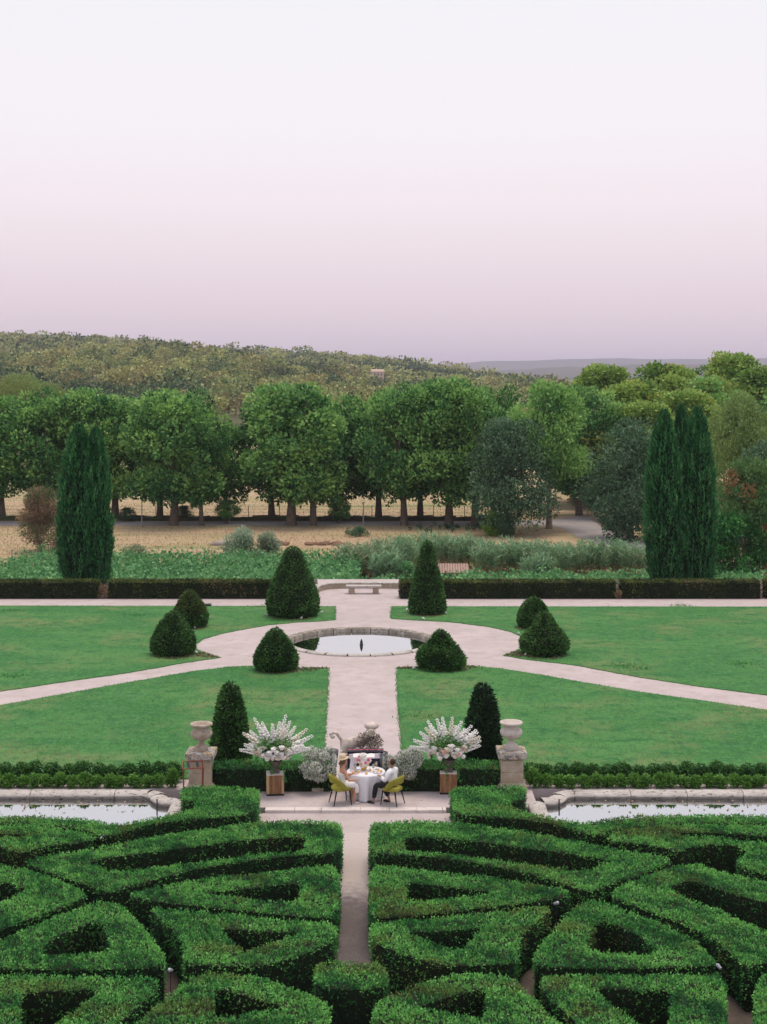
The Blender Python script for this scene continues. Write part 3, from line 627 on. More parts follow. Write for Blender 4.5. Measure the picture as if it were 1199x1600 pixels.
# ------------------------------------------------------------------ cypresses
def cypress(x, ybase, ytop, wpx, label, seed, D=None, bulge=.35):
    if D is None: D = F*H/(ybase-YH)
    h = ZD(ytop, D); R = wpx*D/F/2; r = np.random.default_rng(seed)
    e = empty('cypress', (XD(x, D), D, 0), 0, label, 'cypress tree', 'cypress trees behind the long hedges')
    prof = lambda t: np.interp(t, [0,.05,.18,bulge,.65,.82,.93,1], [.6,.78,.94,1,.84,.62,.36,.04])
    n = 16000; t = r.random(n)**.9; a = r.uniform(0, 2*PI, n); d = np.stack([np.cos(a), np.sin(a), t*0], 1)
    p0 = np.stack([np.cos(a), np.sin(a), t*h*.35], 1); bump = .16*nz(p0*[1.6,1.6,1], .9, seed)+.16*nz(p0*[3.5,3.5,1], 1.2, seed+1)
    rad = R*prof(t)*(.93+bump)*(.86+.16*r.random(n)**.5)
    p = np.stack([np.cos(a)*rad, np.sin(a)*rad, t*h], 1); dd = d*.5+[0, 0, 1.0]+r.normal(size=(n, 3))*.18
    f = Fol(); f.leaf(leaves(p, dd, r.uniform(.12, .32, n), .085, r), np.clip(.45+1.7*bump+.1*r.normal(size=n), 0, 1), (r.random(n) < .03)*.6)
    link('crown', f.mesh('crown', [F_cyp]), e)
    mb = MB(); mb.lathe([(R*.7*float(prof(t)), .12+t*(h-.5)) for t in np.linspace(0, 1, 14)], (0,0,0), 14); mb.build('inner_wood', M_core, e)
    MB().tube([(0,0,-.1),(0,0,.8)], [.2,.16], 8).build('trunk', M_bark, e)
cypress(123, 913, 667, 64, 'broadest cypress of the left pair, its rounded tip leaning right', 501)
cypress(150, 913, 671, 50, 'narrower cypress on the right of the left pair with loose side twigs', 502, bulge=.3)
cypress(1038, 913, 644, 62, 'left cypress of the right-hand group, widest at its base', 503, bulge=.25)
cypress(1065, 908, 636, 44, 'tallest thin cypress standing at the back between two broader ones', 504, D=86.5)
cypress(1091, 913, 640, 54, 'right cypress of the right-hand group with a blunt tip', 505, bulge=.3)
# ------------------------------------------------------------------ vineyard
g = Fol(); 
for (x0, x1, D0, D1_, n, dz) in ((-27, -1.6, 86.3, 106, 28000, 0), (3.0, 30, 86.3, 95, 17000, -.08), (-3, 4, 86.5, 93, 3500, -.25)):
    q = RNG.uniform([x0, D0], [x1, D1_], size=(n, 2)); row = (q[:,1]+.25*q[:,0]*0) % 2.2; z = ZF+.25+dz+RNG.random(n)**.5*(1.25+.18*np.sin(row/2.2*6.28))
    z += .22*nz(np.column_stack([q, z*0]), .35, 31); z += np.clip((96-q[:,1])*.04, 0, .3)
    p = np.column_stack([q, z]); d = RNG.normal(size=(n, 3))+[0, -.3, .6]
    g.leaf(leaves(p, d, RNG.uniform(.14, .28, n), .2, RNG), np.clip(.5+.3*nz(p, .4, 32)+(z-ZF-1)*.3, 0, 1), (RNG.random(n) < .02)*.6)
tag(link('vineyard', g.mesh('vineyard', [F_vine])), 'vineyard of leafy green vines behind the long clipped hedges', None, None, 'stuff')
sheet('vineyard_soil', [[(-40,86.1),(40,86.1),(40,99),(5,99),(-2,108),(-40,108)]], ZF+.015, mat('vineyard_soil_dark', (.05,.045,.025), .95))
# ------------------------------------------------------------------ giant reeds
def reed(x, yt, wpx, D, label, seed, dry=0):
    h = ZD(yt, D)-ZF; R = wpx*D/F/2; r = np.random.default_rng(seed)
    e = empty('giant_reed', (XD(x, D), D, ZF), 0, label, 'reed clump', 'reeds behind the vineyard'); f = Fol(); mb = MB(); ns = 60
    for i in range(ns):
        a = r.uniform(0, 6.28); q = R*.8*math.sqrt(r.random()); bx, by = math.cos(a)*q, math.sin(a)*q*.8; hh = h*(1-.35*(q/R)**2)*r.uniform(.75, 1.03)
        lx, ly = bx*.35, by*.35; m = 34; t = r.uniform(.12, 1, m); s = r.choice([-1, 1], m)
        p = np.stack([bx+lx*t, by+ly*t, hh*t*.93], 1); az = r.uniform(0, 6.28, m); d = np.stack([np.cos(az), np.sin(az), r.uniform(.2, 1.6, m)], 1)
        f.leaf(leaves(p, d, r.uniform(.25, .6, m), .075, r), np.clip(.25+.5*t+r.normal(size=m)*.12, 0, 1), np.clip((t < .3)*.5+dry*(r.random(m) < .5), 0, 1))
        mb.tube([(bx, by, 0), (bx+lx*.9, by+ly*.9, hh*.9)], [.02, .01], 3, cap=False)
    link('leaves', f.mesh('leaves', [F_reed]), e); mb.build('canes', mat('cane', (.3,.27,.13), .8), e)
rl = [(556,852,56,103,'leftmost reed clump, olive and half dry, standing apart in front of the field',.4),
 (590,846,48,104,'greyish reed clump second from the left with a brown hollow beside it',.3),
 (622,838,60,106,'tall bright reed clump left of the slender pointed yew',0),
 (648,834,56,108,'tallest pale reed clump behind the tip of the slender pointed yew',0),
 (690,832,62,109,'pale green reed clump directly right of the slender yew tip',0),
 (728,836,56,108,'reed clump above the little stone hut',0),
 (765,848,52,105,'darker reed clump right of the little stone hut',0),
 (800,842,56,106,'tall reed clump left of the middle of the right reed bank',0),
 (838,846,54,105,'reed clump in the middle of the right reed bank',0),
 (875,850,52,104,'lower reed clump with drooping tips in the right reed bank',0),
 (912,848,54,105,'reed clump below the road bend',0),
 (948,846,52,105,'reed clump next to last before the right cypresses',0),
 (985,846,50,104,'last reed clump touching the right cypresses',0),
 (606,862,44,99,'low light green reed tuft in front of the tall reeds left of the slender yew',0),
 (842,868,44,99,'low reed tuft at the foot of the right reed bank',0)]
for i, (x, yt, wp, D, lab, dr) in enumerate(rl): reed(x, yt-7, wp*1.25, D, lab, 600+i, dr)
shrub('field_weed', 640, 0, 872, 40, F_vine, 'bright lime green weed bush left of the slender yew above the hedge', D=97, n=900, seed=411, L=.2, W=.1)
# ------------------------------------------------------------------ little stone hut
hD = 95.0; hx0 = XD(684, hD); hx1 = XD(730, hD); hz = ZD(882, hD)
ht = empty('stone_hut', ((hx0+hx1)/2, hD, ZF), 0, 'little stone well hut with pink tiled roof behind the right hedge', 'hut'); hw = hx1-hx0
for j in range(5):
    for i in range(5):
        ww = (hw-.16)/5; MB().box((-hw/2+.08+ww*(i+.5), -.42, .13+j*.27), (ww-.02, .3, .25), jit=.012).build('stone', M_stone, ht)
MB().box((0,.25,.7), (hw-.2,1.0,1.4)).build('wall_body', M_stone, ht)
MB().box((.1,-.58,.75), (.5,.04,.8)).build('door', mat('hut_door', (.22,.2,.18), .8), ht)
nt2 = 12; rh = hz-ZF
for i in range(nt2):
    xx_ = -hw/2-.06+(hw+.12)*(i+.5)/nt2
    mb = MB(); mb.tube([(xx_, -.72, 1.42), (xx_, .05, rh)], .1, 6); mb.build('roof_tile', mat('pink_tiles', (.46,.31,.27), .9, [(4,(.36,.24,.2),.4,.65)]), ht)
mb = MB(); mb.add([(-hw/2-.1,-.7,1.38),(hw/2+.1,-.7,1.38),(hw/2+.1,.85,1.38),(-hw/2-.1,.85,1.38),(-hw/2-.1,.06,rh-.04),(hw/2+.1,.06,rh-.04)], [(0,1,5,4),(2,3,4,5),(0,4,3),(1,2,5),(3,2,1,0)]); mb.build('roof', mat('pink_tiles'), ht)
# ------------------------------------------------------------------ hedges
def chaikin(l, q=.18):
    o = []; n = len(l)
    for i in range(n):
        a = np.array(l[i]); b = np.array(l[(i+1) % n]); o += [tuple(a+(b-a)*q), tuple(b-(b-a)*q)]
    return o
def area(l): return sum(l[i][0]*l[(i+1) % len(l)][1]-l[(i+1) % len(l)][0]*l[i][1] for i in range(len(l)))/2
def offset(l, d):
    o = []; n = len(l)
    for i in range(n):
        a = np.array(l[i-1]); b = np.array(l[i]); c = np.array(l[(i+1) % n]); e1 = b-a; e2 = c-b
        n1 = np.array([e1[1], -e1[0]])/max(1e-6, np.linalg.norm(e1)); n2 = np.array([e2[1], -e2[0]])/max(1e-6, np.linalg.norm(e2)); m = n1+n2; m /= max(.5, np.linalg.norm(m)); o.append(tuple(b-m*d))
    return o
def hedge(name, loops, ztop, zbase, label, seed, cat='hedge', group=None, dt=430, ds=240, L=.052, W=.031, fm=None, bump=.03, k=3, drythr=.5, fuzz=.03, tone0=.5, inset=0.0):
    loops = [list(l) for l in loops]
    for i, l in enumerate(loops):
        if (area(l) < 0) == (i == 0): loops[i] = l[::-1]
    loops = [offset(l, inset) for l in loops]
    c = np.mean(np.array(loops[0]), 0); r = np.random.default_rng(seed); f = Fol()
    hgt = lambda P3: ztop+bump*nz(P3, .8, seed)+bump*.5*nz(P3, 2.5, seed+1)
    # leaves on top
    A = area(loops[0])+sum(area(l) for l in loops[1:]); n = int(A*dt)
    q = scatter(loops, n, r); p = np.column_stack([q, np.zeros(len(q))]); p[:,2] = hgt(p); nt_n = np.tile([[0,0,1.0]], (len(p), 1))
    # leaves on the sides
    PS = []; NS = []
    for l in loops:
        for i in range(len(l)):
            a = np.array(l[i]); b = np.array(l[(i+1) % len(l)]); e = b-a; Le = np.linalg.norm(e)
            if Le < 1e-4: continue
            m = int(r.poisson(Le*(ztop-zbase)*ds)); t = r.random((m, 1)); zz = zbase+(ztop-zbase)*r.random(m)**.8
            nn = np.array([e[1], -e[0]])/Le; xy = a+e*t+nn*(.01-.04*r.random((m, 1))); PS.append(np.column_stack([xy, zz])); NS.append(np.tile([[nn[0], nn[1], .1]], (m, 1)))
            # edge fringe
            m = int(r.poisson(Le*26)); t = r.random((m, 1)); xy = a+e*t+nn*r.uniform(-.07, .01, (m, 1)); PS.append(np.column_stack([xy, np.full(m, ztop)+r.uniform(-.05, .03, m)])); NS.append(np.tile([[nn[0]*.7, nn[1]*.7, .8]], (m, 1)))
    PS = np.concatenate(PS); NS = np.concatenate(NS); PA = np.concatenate([p, PS]); NA = np.concatenate([nt_n, NS])
    PA = np.repeat(PA, k, 0); NA = np.repeat(NA, k, 0); m = len(PA)
    PA = PA+r.normal(size=(m, 3))*[.02, .02, .014]+NA*r.uniform(-.03, fuzz, (m, 1))
    ppx = XC+PA[:,0]*F/PA[:,1]; ppy = YH+(H-PA[:,2])*F/PA[:,1]; kp = (ppx > -190) & (ppx < 1390) & (ppy < 1690); PA = PA[kp]; NA = NA[kp]; m = len(PA)
    tone = tone0-.05+.42*nz(PA*[1,1,.3], .45, 77)+.3*nz(PA, 2.4, seed+5)+.2*(PA[:,2] > ztop-.06)-.12*(PA[:,2] < ztop-.12)  # lit tops and shaded sides of the hedge painted into the leaf tone
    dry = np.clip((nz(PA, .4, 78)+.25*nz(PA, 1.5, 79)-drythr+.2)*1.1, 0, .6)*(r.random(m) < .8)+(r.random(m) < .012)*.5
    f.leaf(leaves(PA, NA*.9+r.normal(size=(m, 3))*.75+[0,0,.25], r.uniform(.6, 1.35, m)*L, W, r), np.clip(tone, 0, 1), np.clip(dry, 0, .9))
    V = f.V[0]; V[:,0] -= c[0]; V[:,1] -= c[1]; V[:,2] -= zbase
    # body
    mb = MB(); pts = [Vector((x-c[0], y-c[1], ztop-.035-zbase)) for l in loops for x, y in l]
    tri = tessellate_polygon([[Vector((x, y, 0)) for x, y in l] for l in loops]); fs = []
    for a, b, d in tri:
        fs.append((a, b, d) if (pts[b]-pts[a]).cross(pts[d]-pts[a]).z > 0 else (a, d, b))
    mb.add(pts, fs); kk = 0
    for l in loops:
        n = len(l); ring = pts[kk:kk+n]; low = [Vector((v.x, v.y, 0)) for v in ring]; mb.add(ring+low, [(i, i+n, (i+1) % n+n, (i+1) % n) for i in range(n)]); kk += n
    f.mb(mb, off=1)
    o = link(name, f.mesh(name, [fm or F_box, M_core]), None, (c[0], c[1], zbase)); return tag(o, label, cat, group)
def T(pts): return [tuple(P(x, y, ZT)[:2]) for x, y in pts]
def mir(l):
    return [(axisx(y)-(x-axisx(y))*1.04, y-.02*(x-axisx(y))*.6) for x, y in l]
PT = {
 'border': ([[(700,1232),(760,1229),(822,1229),(822,1246),(812,1250),(800,1252),(800,1262),(822,1270),(860,1277),(905,1286),(930,1284),(975,1277),(1050,1274),(1130,1274),(1199,1275),(1330,1282),
              (1330,1297),(1199,1287),(1100,1285),(1010,1288),(965,1294),(938,1305),(915,1303),(870,1287),(820,1280),(770,1276),(712,1272)]],
            'clipped border hedge with a square block end, curving along the {s} basin'),
 'second': ([[(577,1286),(620,1284),(680,1282),(760,1292),(850,1305),(920,1320),(990,1332),(1057,1343),(1010,1364),(950,1383),(925,1394),(895,1386),(860,1374),(800,1358),(745,1348),(690,1340),(640,1335),(577,1332)],
             [(632,1306),(700,1310),(760,1316),(850,1328),(935,1340),(958,1346),(915,1362),(850,1355),(760,1343),(690,1334),(633,1331)]],
            'long pointed box hedge loop beside the middle path, {s} side, nearest the terrace'),
 'third': ([[(577,1352),(640,1357),(700,1365),(760,1371),(830,1381),(893,1394),(887,1401),(825,1411),(725,1421),(650,1430),(577,1434)],
            [(634,1378),(690,1384),(740,1390),(785,1394),(740,1401),(690,1407),(638,1409)]],
           'pointed box hedge loop on the {s} of the middle path, second from the terrace'),
 'fourth': ([[(578,1443),(645,1439),(725,1431),(800,1422),(866,1417),(845,1437),(820,1456),(809,1477),(807,1505),(750,1508),(690,1508),(660,1501),(620,1488),(579,1470)],
             [(630,1456),(690,1455),(756,1448),(735,1470),(717,1487),(675,1473)]],
            'triangular box hedge loop on the {s} of the middle path with a three-cornered hollow'),
 'fifth': ([[(581,1572),(600,1560),(650,1540),(685,1528),(730,1522),(778,1522),(802,1530),(824,1552),(875,1598),(940,1660),(960,1700),(581,1700)],
            [(648,1574),(700,1558),(757,1543),(760,1592),(700,1583)], [(620,1640),(700,1625),(800,1635),(860,1670),(620,1675)]],
           'nearest box hedge loop {s} of the middle path, cut by the lower frame edge'),
 'fan': ([[(920,1407),(900,1415),(870,1445),(842,1480),(832,1496),(834,1507),(870,1512),(1000,1513),(1118,1509),(1121,1503),(1090,1472),(1040,1446),(980,1424),(945,1409)],
          [(938,1436),(918,1466),(920,1484),(950,1490),(1008,1492),(1026,1487),(1010,1469),(975,1450)]],
         'fan-shaped box hedge in the {s} part of the parterre with a dark hollow'),
 'lower': ([[(842,1526),(980,1523),(1128,1524),(1136,1540),(1138,1700),(1010,1700),(940,1635),(870,1572),(846,1548)],
            [(925,1543),(1000,1546),(1048,1547),(1046,1590),(1040,1612),(1005,1606),(960,1572)]],
           'box hedge loop in the foreground below the {s} fan-shaped hedge'),
 'outer': ([[(952,1398),(975,1383),(1005,1371),(1060,1353),(1088,1350),(1130,1363),(1199,1378),(1330,1410),(1380,1440),(1380,1500),(1300,1520),(1199,1503),(1165,1513),(1145,1491),(1112,1466),(1075,1446),(1030,1430),(990,1415)],
            [(1042,1388),(1060,1380),(1082,1375),(1112,1385),(1150,1398),(1199,1411),(1290,1440),(1310,1465),(1260,1478),(1199,1457),(1150,1435),(1117,1420),(1075,1405)]],
           'large curved box hedge at the {s} side, sweeping round the fan-shaped hedge'),
 'ring': ([[(947,1306),(975,1297),(1025,1290),(1100,1288),(1199,1291),(1340,1305),(1400,1330),(1400,1360),(1330,1372),(1260,1376),(1199,1367),(1162,1356),(1147,1344),(1172,1332),(1150,1321),(1100,1318),(1075,1325),(1060,1331),(1035,1324),(1012,1319),(962,1314)],
           [(1040,1301),(1100,1300),(1160,1303),(1240,1312),(1300,1330),(1250,1336),(1199,1318),(1120,1308),(1060,1306)]],
          'curled box hedge in the far {s} corner of the parterre behind the large curved one'),
 'edge': ([[(1177,1524),(1250,1520),(1360,1530),(1360,1700),(1180,1700)],[(1240,1560),(1320,1560),(1320,1640),(1240,1640)]],
          'box hedge at the lower {s} corner of the frame'),
}
for i, (k, (ls, lab)) in enumerate(PT.items()):
    W_ = [T(l) for l in ls]
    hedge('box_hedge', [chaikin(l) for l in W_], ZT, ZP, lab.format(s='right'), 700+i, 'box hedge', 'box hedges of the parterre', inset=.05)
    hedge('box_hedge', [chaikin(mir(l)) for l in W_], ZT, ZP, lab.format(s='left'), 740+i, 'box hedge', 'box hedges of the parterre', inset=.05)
cube = T([(494,1508),(530,1505),(602,1508),(604,1540),(560,1545),(494,1541)])
hedge('box_hedge', [chaikin(cube)], ZT, ZP, 'cube-shaped clipped box bush closing the middle path in the foreground', 790, 'box bush', 'box hedges of the parterre')
# hedges behind the table
def rect(x0, x1, y0, y1): return [(x0, y0), (x1, y0), (x1, y1), (x0, y1)]
for (x0, x1, lab, sd) in ((334,522,'dark clipped hedge left of the dining table behind the wooden plinth',801), (616,778,'dark clipped hedge right of the dining table behind the wooden plinth',802)):
    hedge('low_hedge', [rect(XD(x0,41.9), XD(x1,41.9), 41.55, 42.3)], .68, 0, lab, sd, 'hedge', 'low hedges behind the table', L=.06, dt=300, tone0=.38)
# long hedges at the back
for (x0, x1, lab, sd) in ((-260,153,'long flat-topped hedge at the left edge in front of the cypress pair',811),(170,239,'short flat-topped hedge just right of the cypress pair',812),(244,432,'flat-topped hedge running behind the tall left yew',813),
                      (626,962,'long flat-topped hedge right of the stone bench behind the slender yew',814),(972,1188,'flat-topped hedge in front of the right cypresses',815),(1200,1460,'flat-topped hedge beyond the right frame edge',816)):
    D = 78.3; hedge('long_hedge', [rect(XD(x0,D), XD(x1,D), D, D+1.0)], .9, 0, lab, sd, 'hedge', 'long clipped hedges at the end of the garden', dt=110, ds=110, L=.1, W=.06, fm=fmat('long_hedge_leaves', (.018,.038,.01), (.05,.085,.02), (.16,.19,.04), (.3,.22,.12), .12), bump=.015, drythr=.62, k=3, tone0=.42)
# ------------------------------------------------------------------ clipped yews
def yew(x, yb, yt, wpx, prof, label, seed, dry=0, loose=0, fm=None):
    c = P(x, yb); D = c.y; h = (yb-yt)*D/F; R = wpx*D/F/2; D += R*.55; h *= 1.0
    e = empty('clipped_yew', (XD(x, D), D, 0), 0, label, 'clipped yew', 'clipped yews on the lawns'); r = np.random.default_rng(seed)
    ts = [p[0] for p in prof]; rs = [p[1] for p in prof]; area_ = 2*PI*R*h*.7; n = int(area_*430); n = min(max(n, 4500), 14000)
    h2 = h+ (R*.55)*12/D*.0
    pr = lambda t: np.interp(t, ts, rs)
    t = r.random(n*3); keep = r.random(n*3) < pr(t)*.9+.12; t = t[keep][:n]; n = len(t); a = r.uniform(0, 6.28, n)
    d = np.stack([np.cos(a), np.sin(a), np.full(n, .35)], 1); b = nz(np.stack([np.cos(a)*R, np.sin(a)*R, t*h], 1), .8, seed)
    rad = R*pr(t)*(1+(.035+loose)*b)*(.93+.09*r.random(n)); z = .04+t*h2*(1+.0*b)
    p = np.stack([np.cos(a)*rad, np.sin(a)*rad, z], 1)
    f = Fol(); f.leaf(leaves(p, d+r.normal(size=(n, 3))*.6+[0,0,.25], r.uniform(.08, .16, n)*(1+2*loose), .055, r), np.clip(.5+.22*b+.12*r.normal(size=n), 0, 1), np.clip(dry*(t > .4)*(r.random(n)*1.2)+(r.random(n) < .015)*.4, 0, 1))
    link('foliage', f.mesh('foliage', [fm or F_yew]), e)
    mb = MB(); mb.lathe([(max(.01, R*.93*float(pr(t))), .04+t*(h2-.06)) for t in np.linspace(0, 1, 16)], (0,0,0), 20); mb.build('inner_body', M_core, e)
    MB().tube([(0,0,-.05),(0,0,.4)], [.1,.09], 8).build('trunk', M_bark, e)
bell = [(0,.86),(.06,.97),(.18,1),(.35,.9),(.55,.7),(.75,.46),(.88,.34),(.96,.22),(1,.03)]
cone = [(0,.9),(.07,1),(.2,.93),(.45,.72),(.7,.47),(.88,.27),(.96,.17),(1,.03)]
egg = [(0,.8),(.1,.98),(.3,1),(.5,.84),(.7,.6),(.85,.38),(.95,.2),(1,.03)]
domep = [(0,.84),(.12,1),(.4,.97),(.65,.78),(.85,.5),(.95,.28),(1,.04)]
onion = [(0,.8),(.12,.98),(.3,1),(.5,.8),(.65,.52),(.8,.36),(.92,.22),(1,.03)]
colm = [(0,.96),(.1,1),(.3,.95),(.55,.82),(.75,.62),(.88,.44),(.95,.3),(1,.04)]
yew(458,966,858,82,bell,'tallest bell-shaped yew left of the stone bench',901)
yew(668,961,848,58,cone,'slender tall pointed yew right of the stone bench',902)
yew(297,982,926,54,egg,'rounded yew with brownish golden top on the left lawn, rear of two',903,dry=.45)
yew(271,1026,960,69,egg,'dark rounded cone yew on the left lawn, front of two',904)
yew(834,983,937,48,domep,'small dome-shaped yew on the right lawn, rear of two',905)
yew(851,1026,961,74,onion,'onion-shaped pointed yew on the right lawn, front of two',906)
yew(431,1051,987,66,egg,'cone yew at the left of the round pond',907)
yew(689,1049,990,73,onion,'lumpy squat yew at the right of the round pond',908,loose=.05)
yew(360,1208,1073,58,colm,'column-like yew behind the left pillar and flower arrangement',909,loose=.05)
yew(755,1208,1074,57,colm,'loose untrimmed column yew behind the right flower arrangement',910,loose=.1, fm=fmat('laurel_leaves', (.006,.022,.01), (.015,.05,.02), (.04,.095,.035), (.12,.09,.03), .1))
g = Fol()
for (x, y, w) in ((458,968,60),(668,962,45),(297,984,40),(275,1028,55),(834,985,45),(851,1028,60),(435,1050,62),(695,1046,75),(330,1027,40),(800,1026,40),(725,1043,60),(470,1048,55),(500,1046,30),(636,1046,30)):
    c = P(x, y); m = 420; R_ = w*c.y/F*.62; a = RNG.uniform(0, 6.28, m); q = R_*RNG.random(m)**.5
    p = np.column_stack([c.x+np.cos(a)*q, c.y+.5+np.sin(a)*q*1.1, np.full(m, .032)]); p = p[inpoly(p, [LW['tl']])|inpoly(p, [LW['tr']])|inpoly(p, [LW['bl']])|inpoly(p, [LW['br']])]; m = len(p)
    d = RNG.normal(size=(m, 3)); d[:,2] = np.abs(d[:,2])*.3+.1; g.leaf(leaves(p, d, RNG.uniform(.05, .14, m), .05, RNG), RNG.uniform(.1, .6, m), (RNG.random(m) < .35)*.6)
tag(link('dry_turf', g.mesh('dry_turf', [F_dead])), kind='stuff')
# ------------------------------------------------------------------ small shrubs in rows behind the basins
ORD = 'first second third fourth fifth sixth seventh eighth ninth tenth eleventh twelfth thirteenth fourteenth fifteenth sixteenth seventeenth eighteenth nineteenth twentieth twenty-first twenty-second twenty-third twenty-fourth twenty-fifth twenty-sixth twenty-seventh'.split()
def small_mesh(seed, R, h, fm):
    f = blob_tree(seed, env_blobs(seed, R*.62, R*.45, h-R*.4, 12, R*.5, dome, tone=(.4,.75)), 850, .085, .045, .35, .4); return f.mesh('small_shrub', [fm])
F_young = fmat('young_box_leaves', (.04,.11,.025), (.09,.23,.04), (.18,.36,.07), (.3,.2,.04), .25)
F_ydark = fmat('row_box_leaves', (.015,.055,.016), (.035,.115,.028), (.075,.19,.04), (.2,.15,.04), .2)
sm = [small_mesh(920+i, .185, .40, F_young) for i in range(3)]; dm = [small_mesh(930+i, .27, .66, F_ydark) for i in range(3)]
for side, xs, sgn in (('left', 268, -1), ('right', 835, 1)):
    for i in range(22):
        x = xs+sgn*19.5*i; D = 41.95
        o = link('small_shrub', sm[i % 3], None, (XD(x, D)+random.uniform(-.03,.03), D, .0), (0,0,random.uniform(0,6.28)), (1,1,random.uniform(.85,1.1)*(1.35 if i == 0 else 1)))
        tag(o, '%s light green small shrub from the %s pillar in the front row behind the basin' % (ORD[i], side), 'shrub', 'light shrubs in the front row behind the %s basin' % side)
    for i in range(19):
        x = xs-sgn*4+sgn*24*i; D = 42.6
        o = link('row_shrub', dm[i % 3], None, (XD(x, D)+random.uniform(-.04,.04), D, .0), (0,0,random.uniform(0,6.28)), (1.1,1.1,random.uniform(.76,.9)))
        tag(o, '%s dark green shrub from the %s pillar in the rear row against the lawn' % (ORD[i], side), 'shrub', 'dark shrubs in the rear row behind the %s basin' % side)
# ------------------------------------------------------------------ basins
def sweep(mb, path, prof, closed=False, m=0):
    """profile (offset outwards, height) along a plan path; outwards is to the right of travel"""
    path = [Vector((p[0], p[1])) for p in path]; n = len(path); k = len(prof); vs = []
    for i, p in enumerate(path):
        if closed: a, b = path[i-1], path[(i+1) % n]
        else: a, b = path[max(0, i-1)], path[min(n-1, i+1)]
        t = (b-a).normalized(); nn = Vector((t.y, -t.x))
        for o_, z in prof: vs.append((p.x+nn.x*o_, p.y+nn.y*o_, z))
    fs = []
    for i in range(n if closed else n-1):
        for j in range(k-1): a = i*k+j; b = ((i+1) % n)*k+j; fs.append((a, b, b+1, a+1))
    mb.add(vs, fs, m, True)
def basin(side, s):
    # plan of the rim's inner edge for the left basin, drawn towards +x, mirrored for the right
    e = empty('stone_basin', (0,0,0), 0, 'long %s ornamental basin with weathered rounded stone rim and still water' % side, 'basin', 'basins beside the terrace')
    ax = axisx(40)
    def m_(x, y): return (x, y) if s < 0 else (2*ax-x+.05, y)
    xe = XD(243, 41.2); pts = [(-26, 41.0)]+[(x, 41.0) for x in np.linspace(-24, xe-.35, 22)]
    for a in np.linspace(PI/2, 0, 5): pts.append((xe-.35+.35*math.cos(a)*.9, 40.65+.35*math.sin(a)))
    for a in np.linspace(PI, 1.5*PI, 6)[1:]: pts.append((xe+.55+.55*math.cos(a)*.9, 40.6+.55*math.sin(a)*.7))
    pts += [(xe+.62, 40.2), (xe+.64, 39.2), (xe+.6, 38.5), (xe-.3, 38.2), (-26, 38.15)]
    pl = [m_(*p) for p in pts]
    prof = [(.03, -.25), (.03, .0), (-.02, .005), (-.02, .03), (.0, .06), (.06, .10), (.18, .125), (.34, .12), (.44, .08), (.48, .02), (.44, -.02), (.44, -.25)]
    if s < 0: pr = [(-o_, z) for o_, z in prof]
    else: pr = prof
    pr = pr if s > 0 else pr
    # split the rim in stone lengths
    i = 0; n = len(pl)
    while i < n-1:
        j = min(n-1, i+random.choice([2, 3])); seg = pl[i:j+1]
        dirn = Vector(seg[-1])-Vector(seg[0]); mb = MB(); off = random.uniform(-.006, .006)
        a = Vector(seg[0]); b = Vector(seg[1]); seg = [tuple(a.lerp(b, .02))]+seg[1:]
        sweep(mb, seg, [(o_, z+off) for o_, z in pr]); mb.build('rim_stone', M_rim, e); i = j
    sheet('water', [[(p[0], p[1]) for p in pl]+([m_(-26.2, 39.8)])], -.07, M_water)
    sheet('basin_mortar', [[(p[0], p[1]) for p in pl]+([m_(-26.2, 39.8)])], -.22, M_soil)
    # thin outlet pipe and step detail
    q = m_(XD(247, 40.4), 40.25); MB().tube([(q[0], q[1], -.2), (q[0], q[1], .16)], .02, 8).build('outlet_pipe', mat('dark_metal', (.03,.03,.03), .5), e)
basin('left', -1); basin('right', 1)
# floating leaves
g = Fol(); m = 60; q = np.concatenate([np.column_stack([RNG.uniform(-12, -6.6, m), 40.9-RNG.random(m)**2*1.2]), np.column_stack([RNG.uniform(5.2, 12, m), 40.9-RNG.random(m)**2*1.2])])
d = RNG.normal(size=(2*m, 3))*[1,1,.05]; g.leaf(leaves(np.column_stack([q, np.full(2*m, -.06)]), d, .07, .05, RNG), .9, 0); tag(link('floating_leaves', g.mesh('floating_leaves', [F_dead])), kind='stuff')
# round pond
e = empty('round_pond', (pc.x, pc.y, 0), 0, 'round pond with a low pale stone rim in the middle of the crossing paths', 'pond')
ns = 22
for k in range(ns):
    a0 = 2*PI*k/ns+.006; a1 = 2*PI*(k+1)/ns-.006; mb = MB(); seg = [((PR-.35)*math.cos(a), (PR-.35)*math.sin(a)) for a in np.linspace(a0, a1, 5)]
    sweep(mb, seg, [(0,-.55),(0,.05),(.04,.08),(.34,.08),(.38,.05),(.38,-.05)])
    mb.build('rim_stone', mat('damp_stone', (.22,.19,.16), .85, [(3, (.36,.32,.29), .45, .6), (9, (.07,.06,.05), .55, .68)], (20,.6,.015)) if math.sin(a0) > -.25 else M_rim, e)
sheet('pond_water', [[(pc.x+(PR-.34)*math.cos(a), pc.y+(PR-.34)*math.sin(a)) for a in np.linspace(0, 2*PI, 48, endpoint=False)]], -.09, M_water)
nq = P(565, 1008, -.09); mb = MB(); mb.lathe([(.08,-.1),(.085,.03),(.06,.06),(.07,.12),(.045,.2),(.02,.27),(.008,.29)], (0,0,0), 12)
tag(mb.build('fountain_nozzle', mat('dark_metal'), None, (nq.x, nq.y, -.09)), 'small dark pointed fountain nozzle standing in the round pond', 'fountain nozzle')
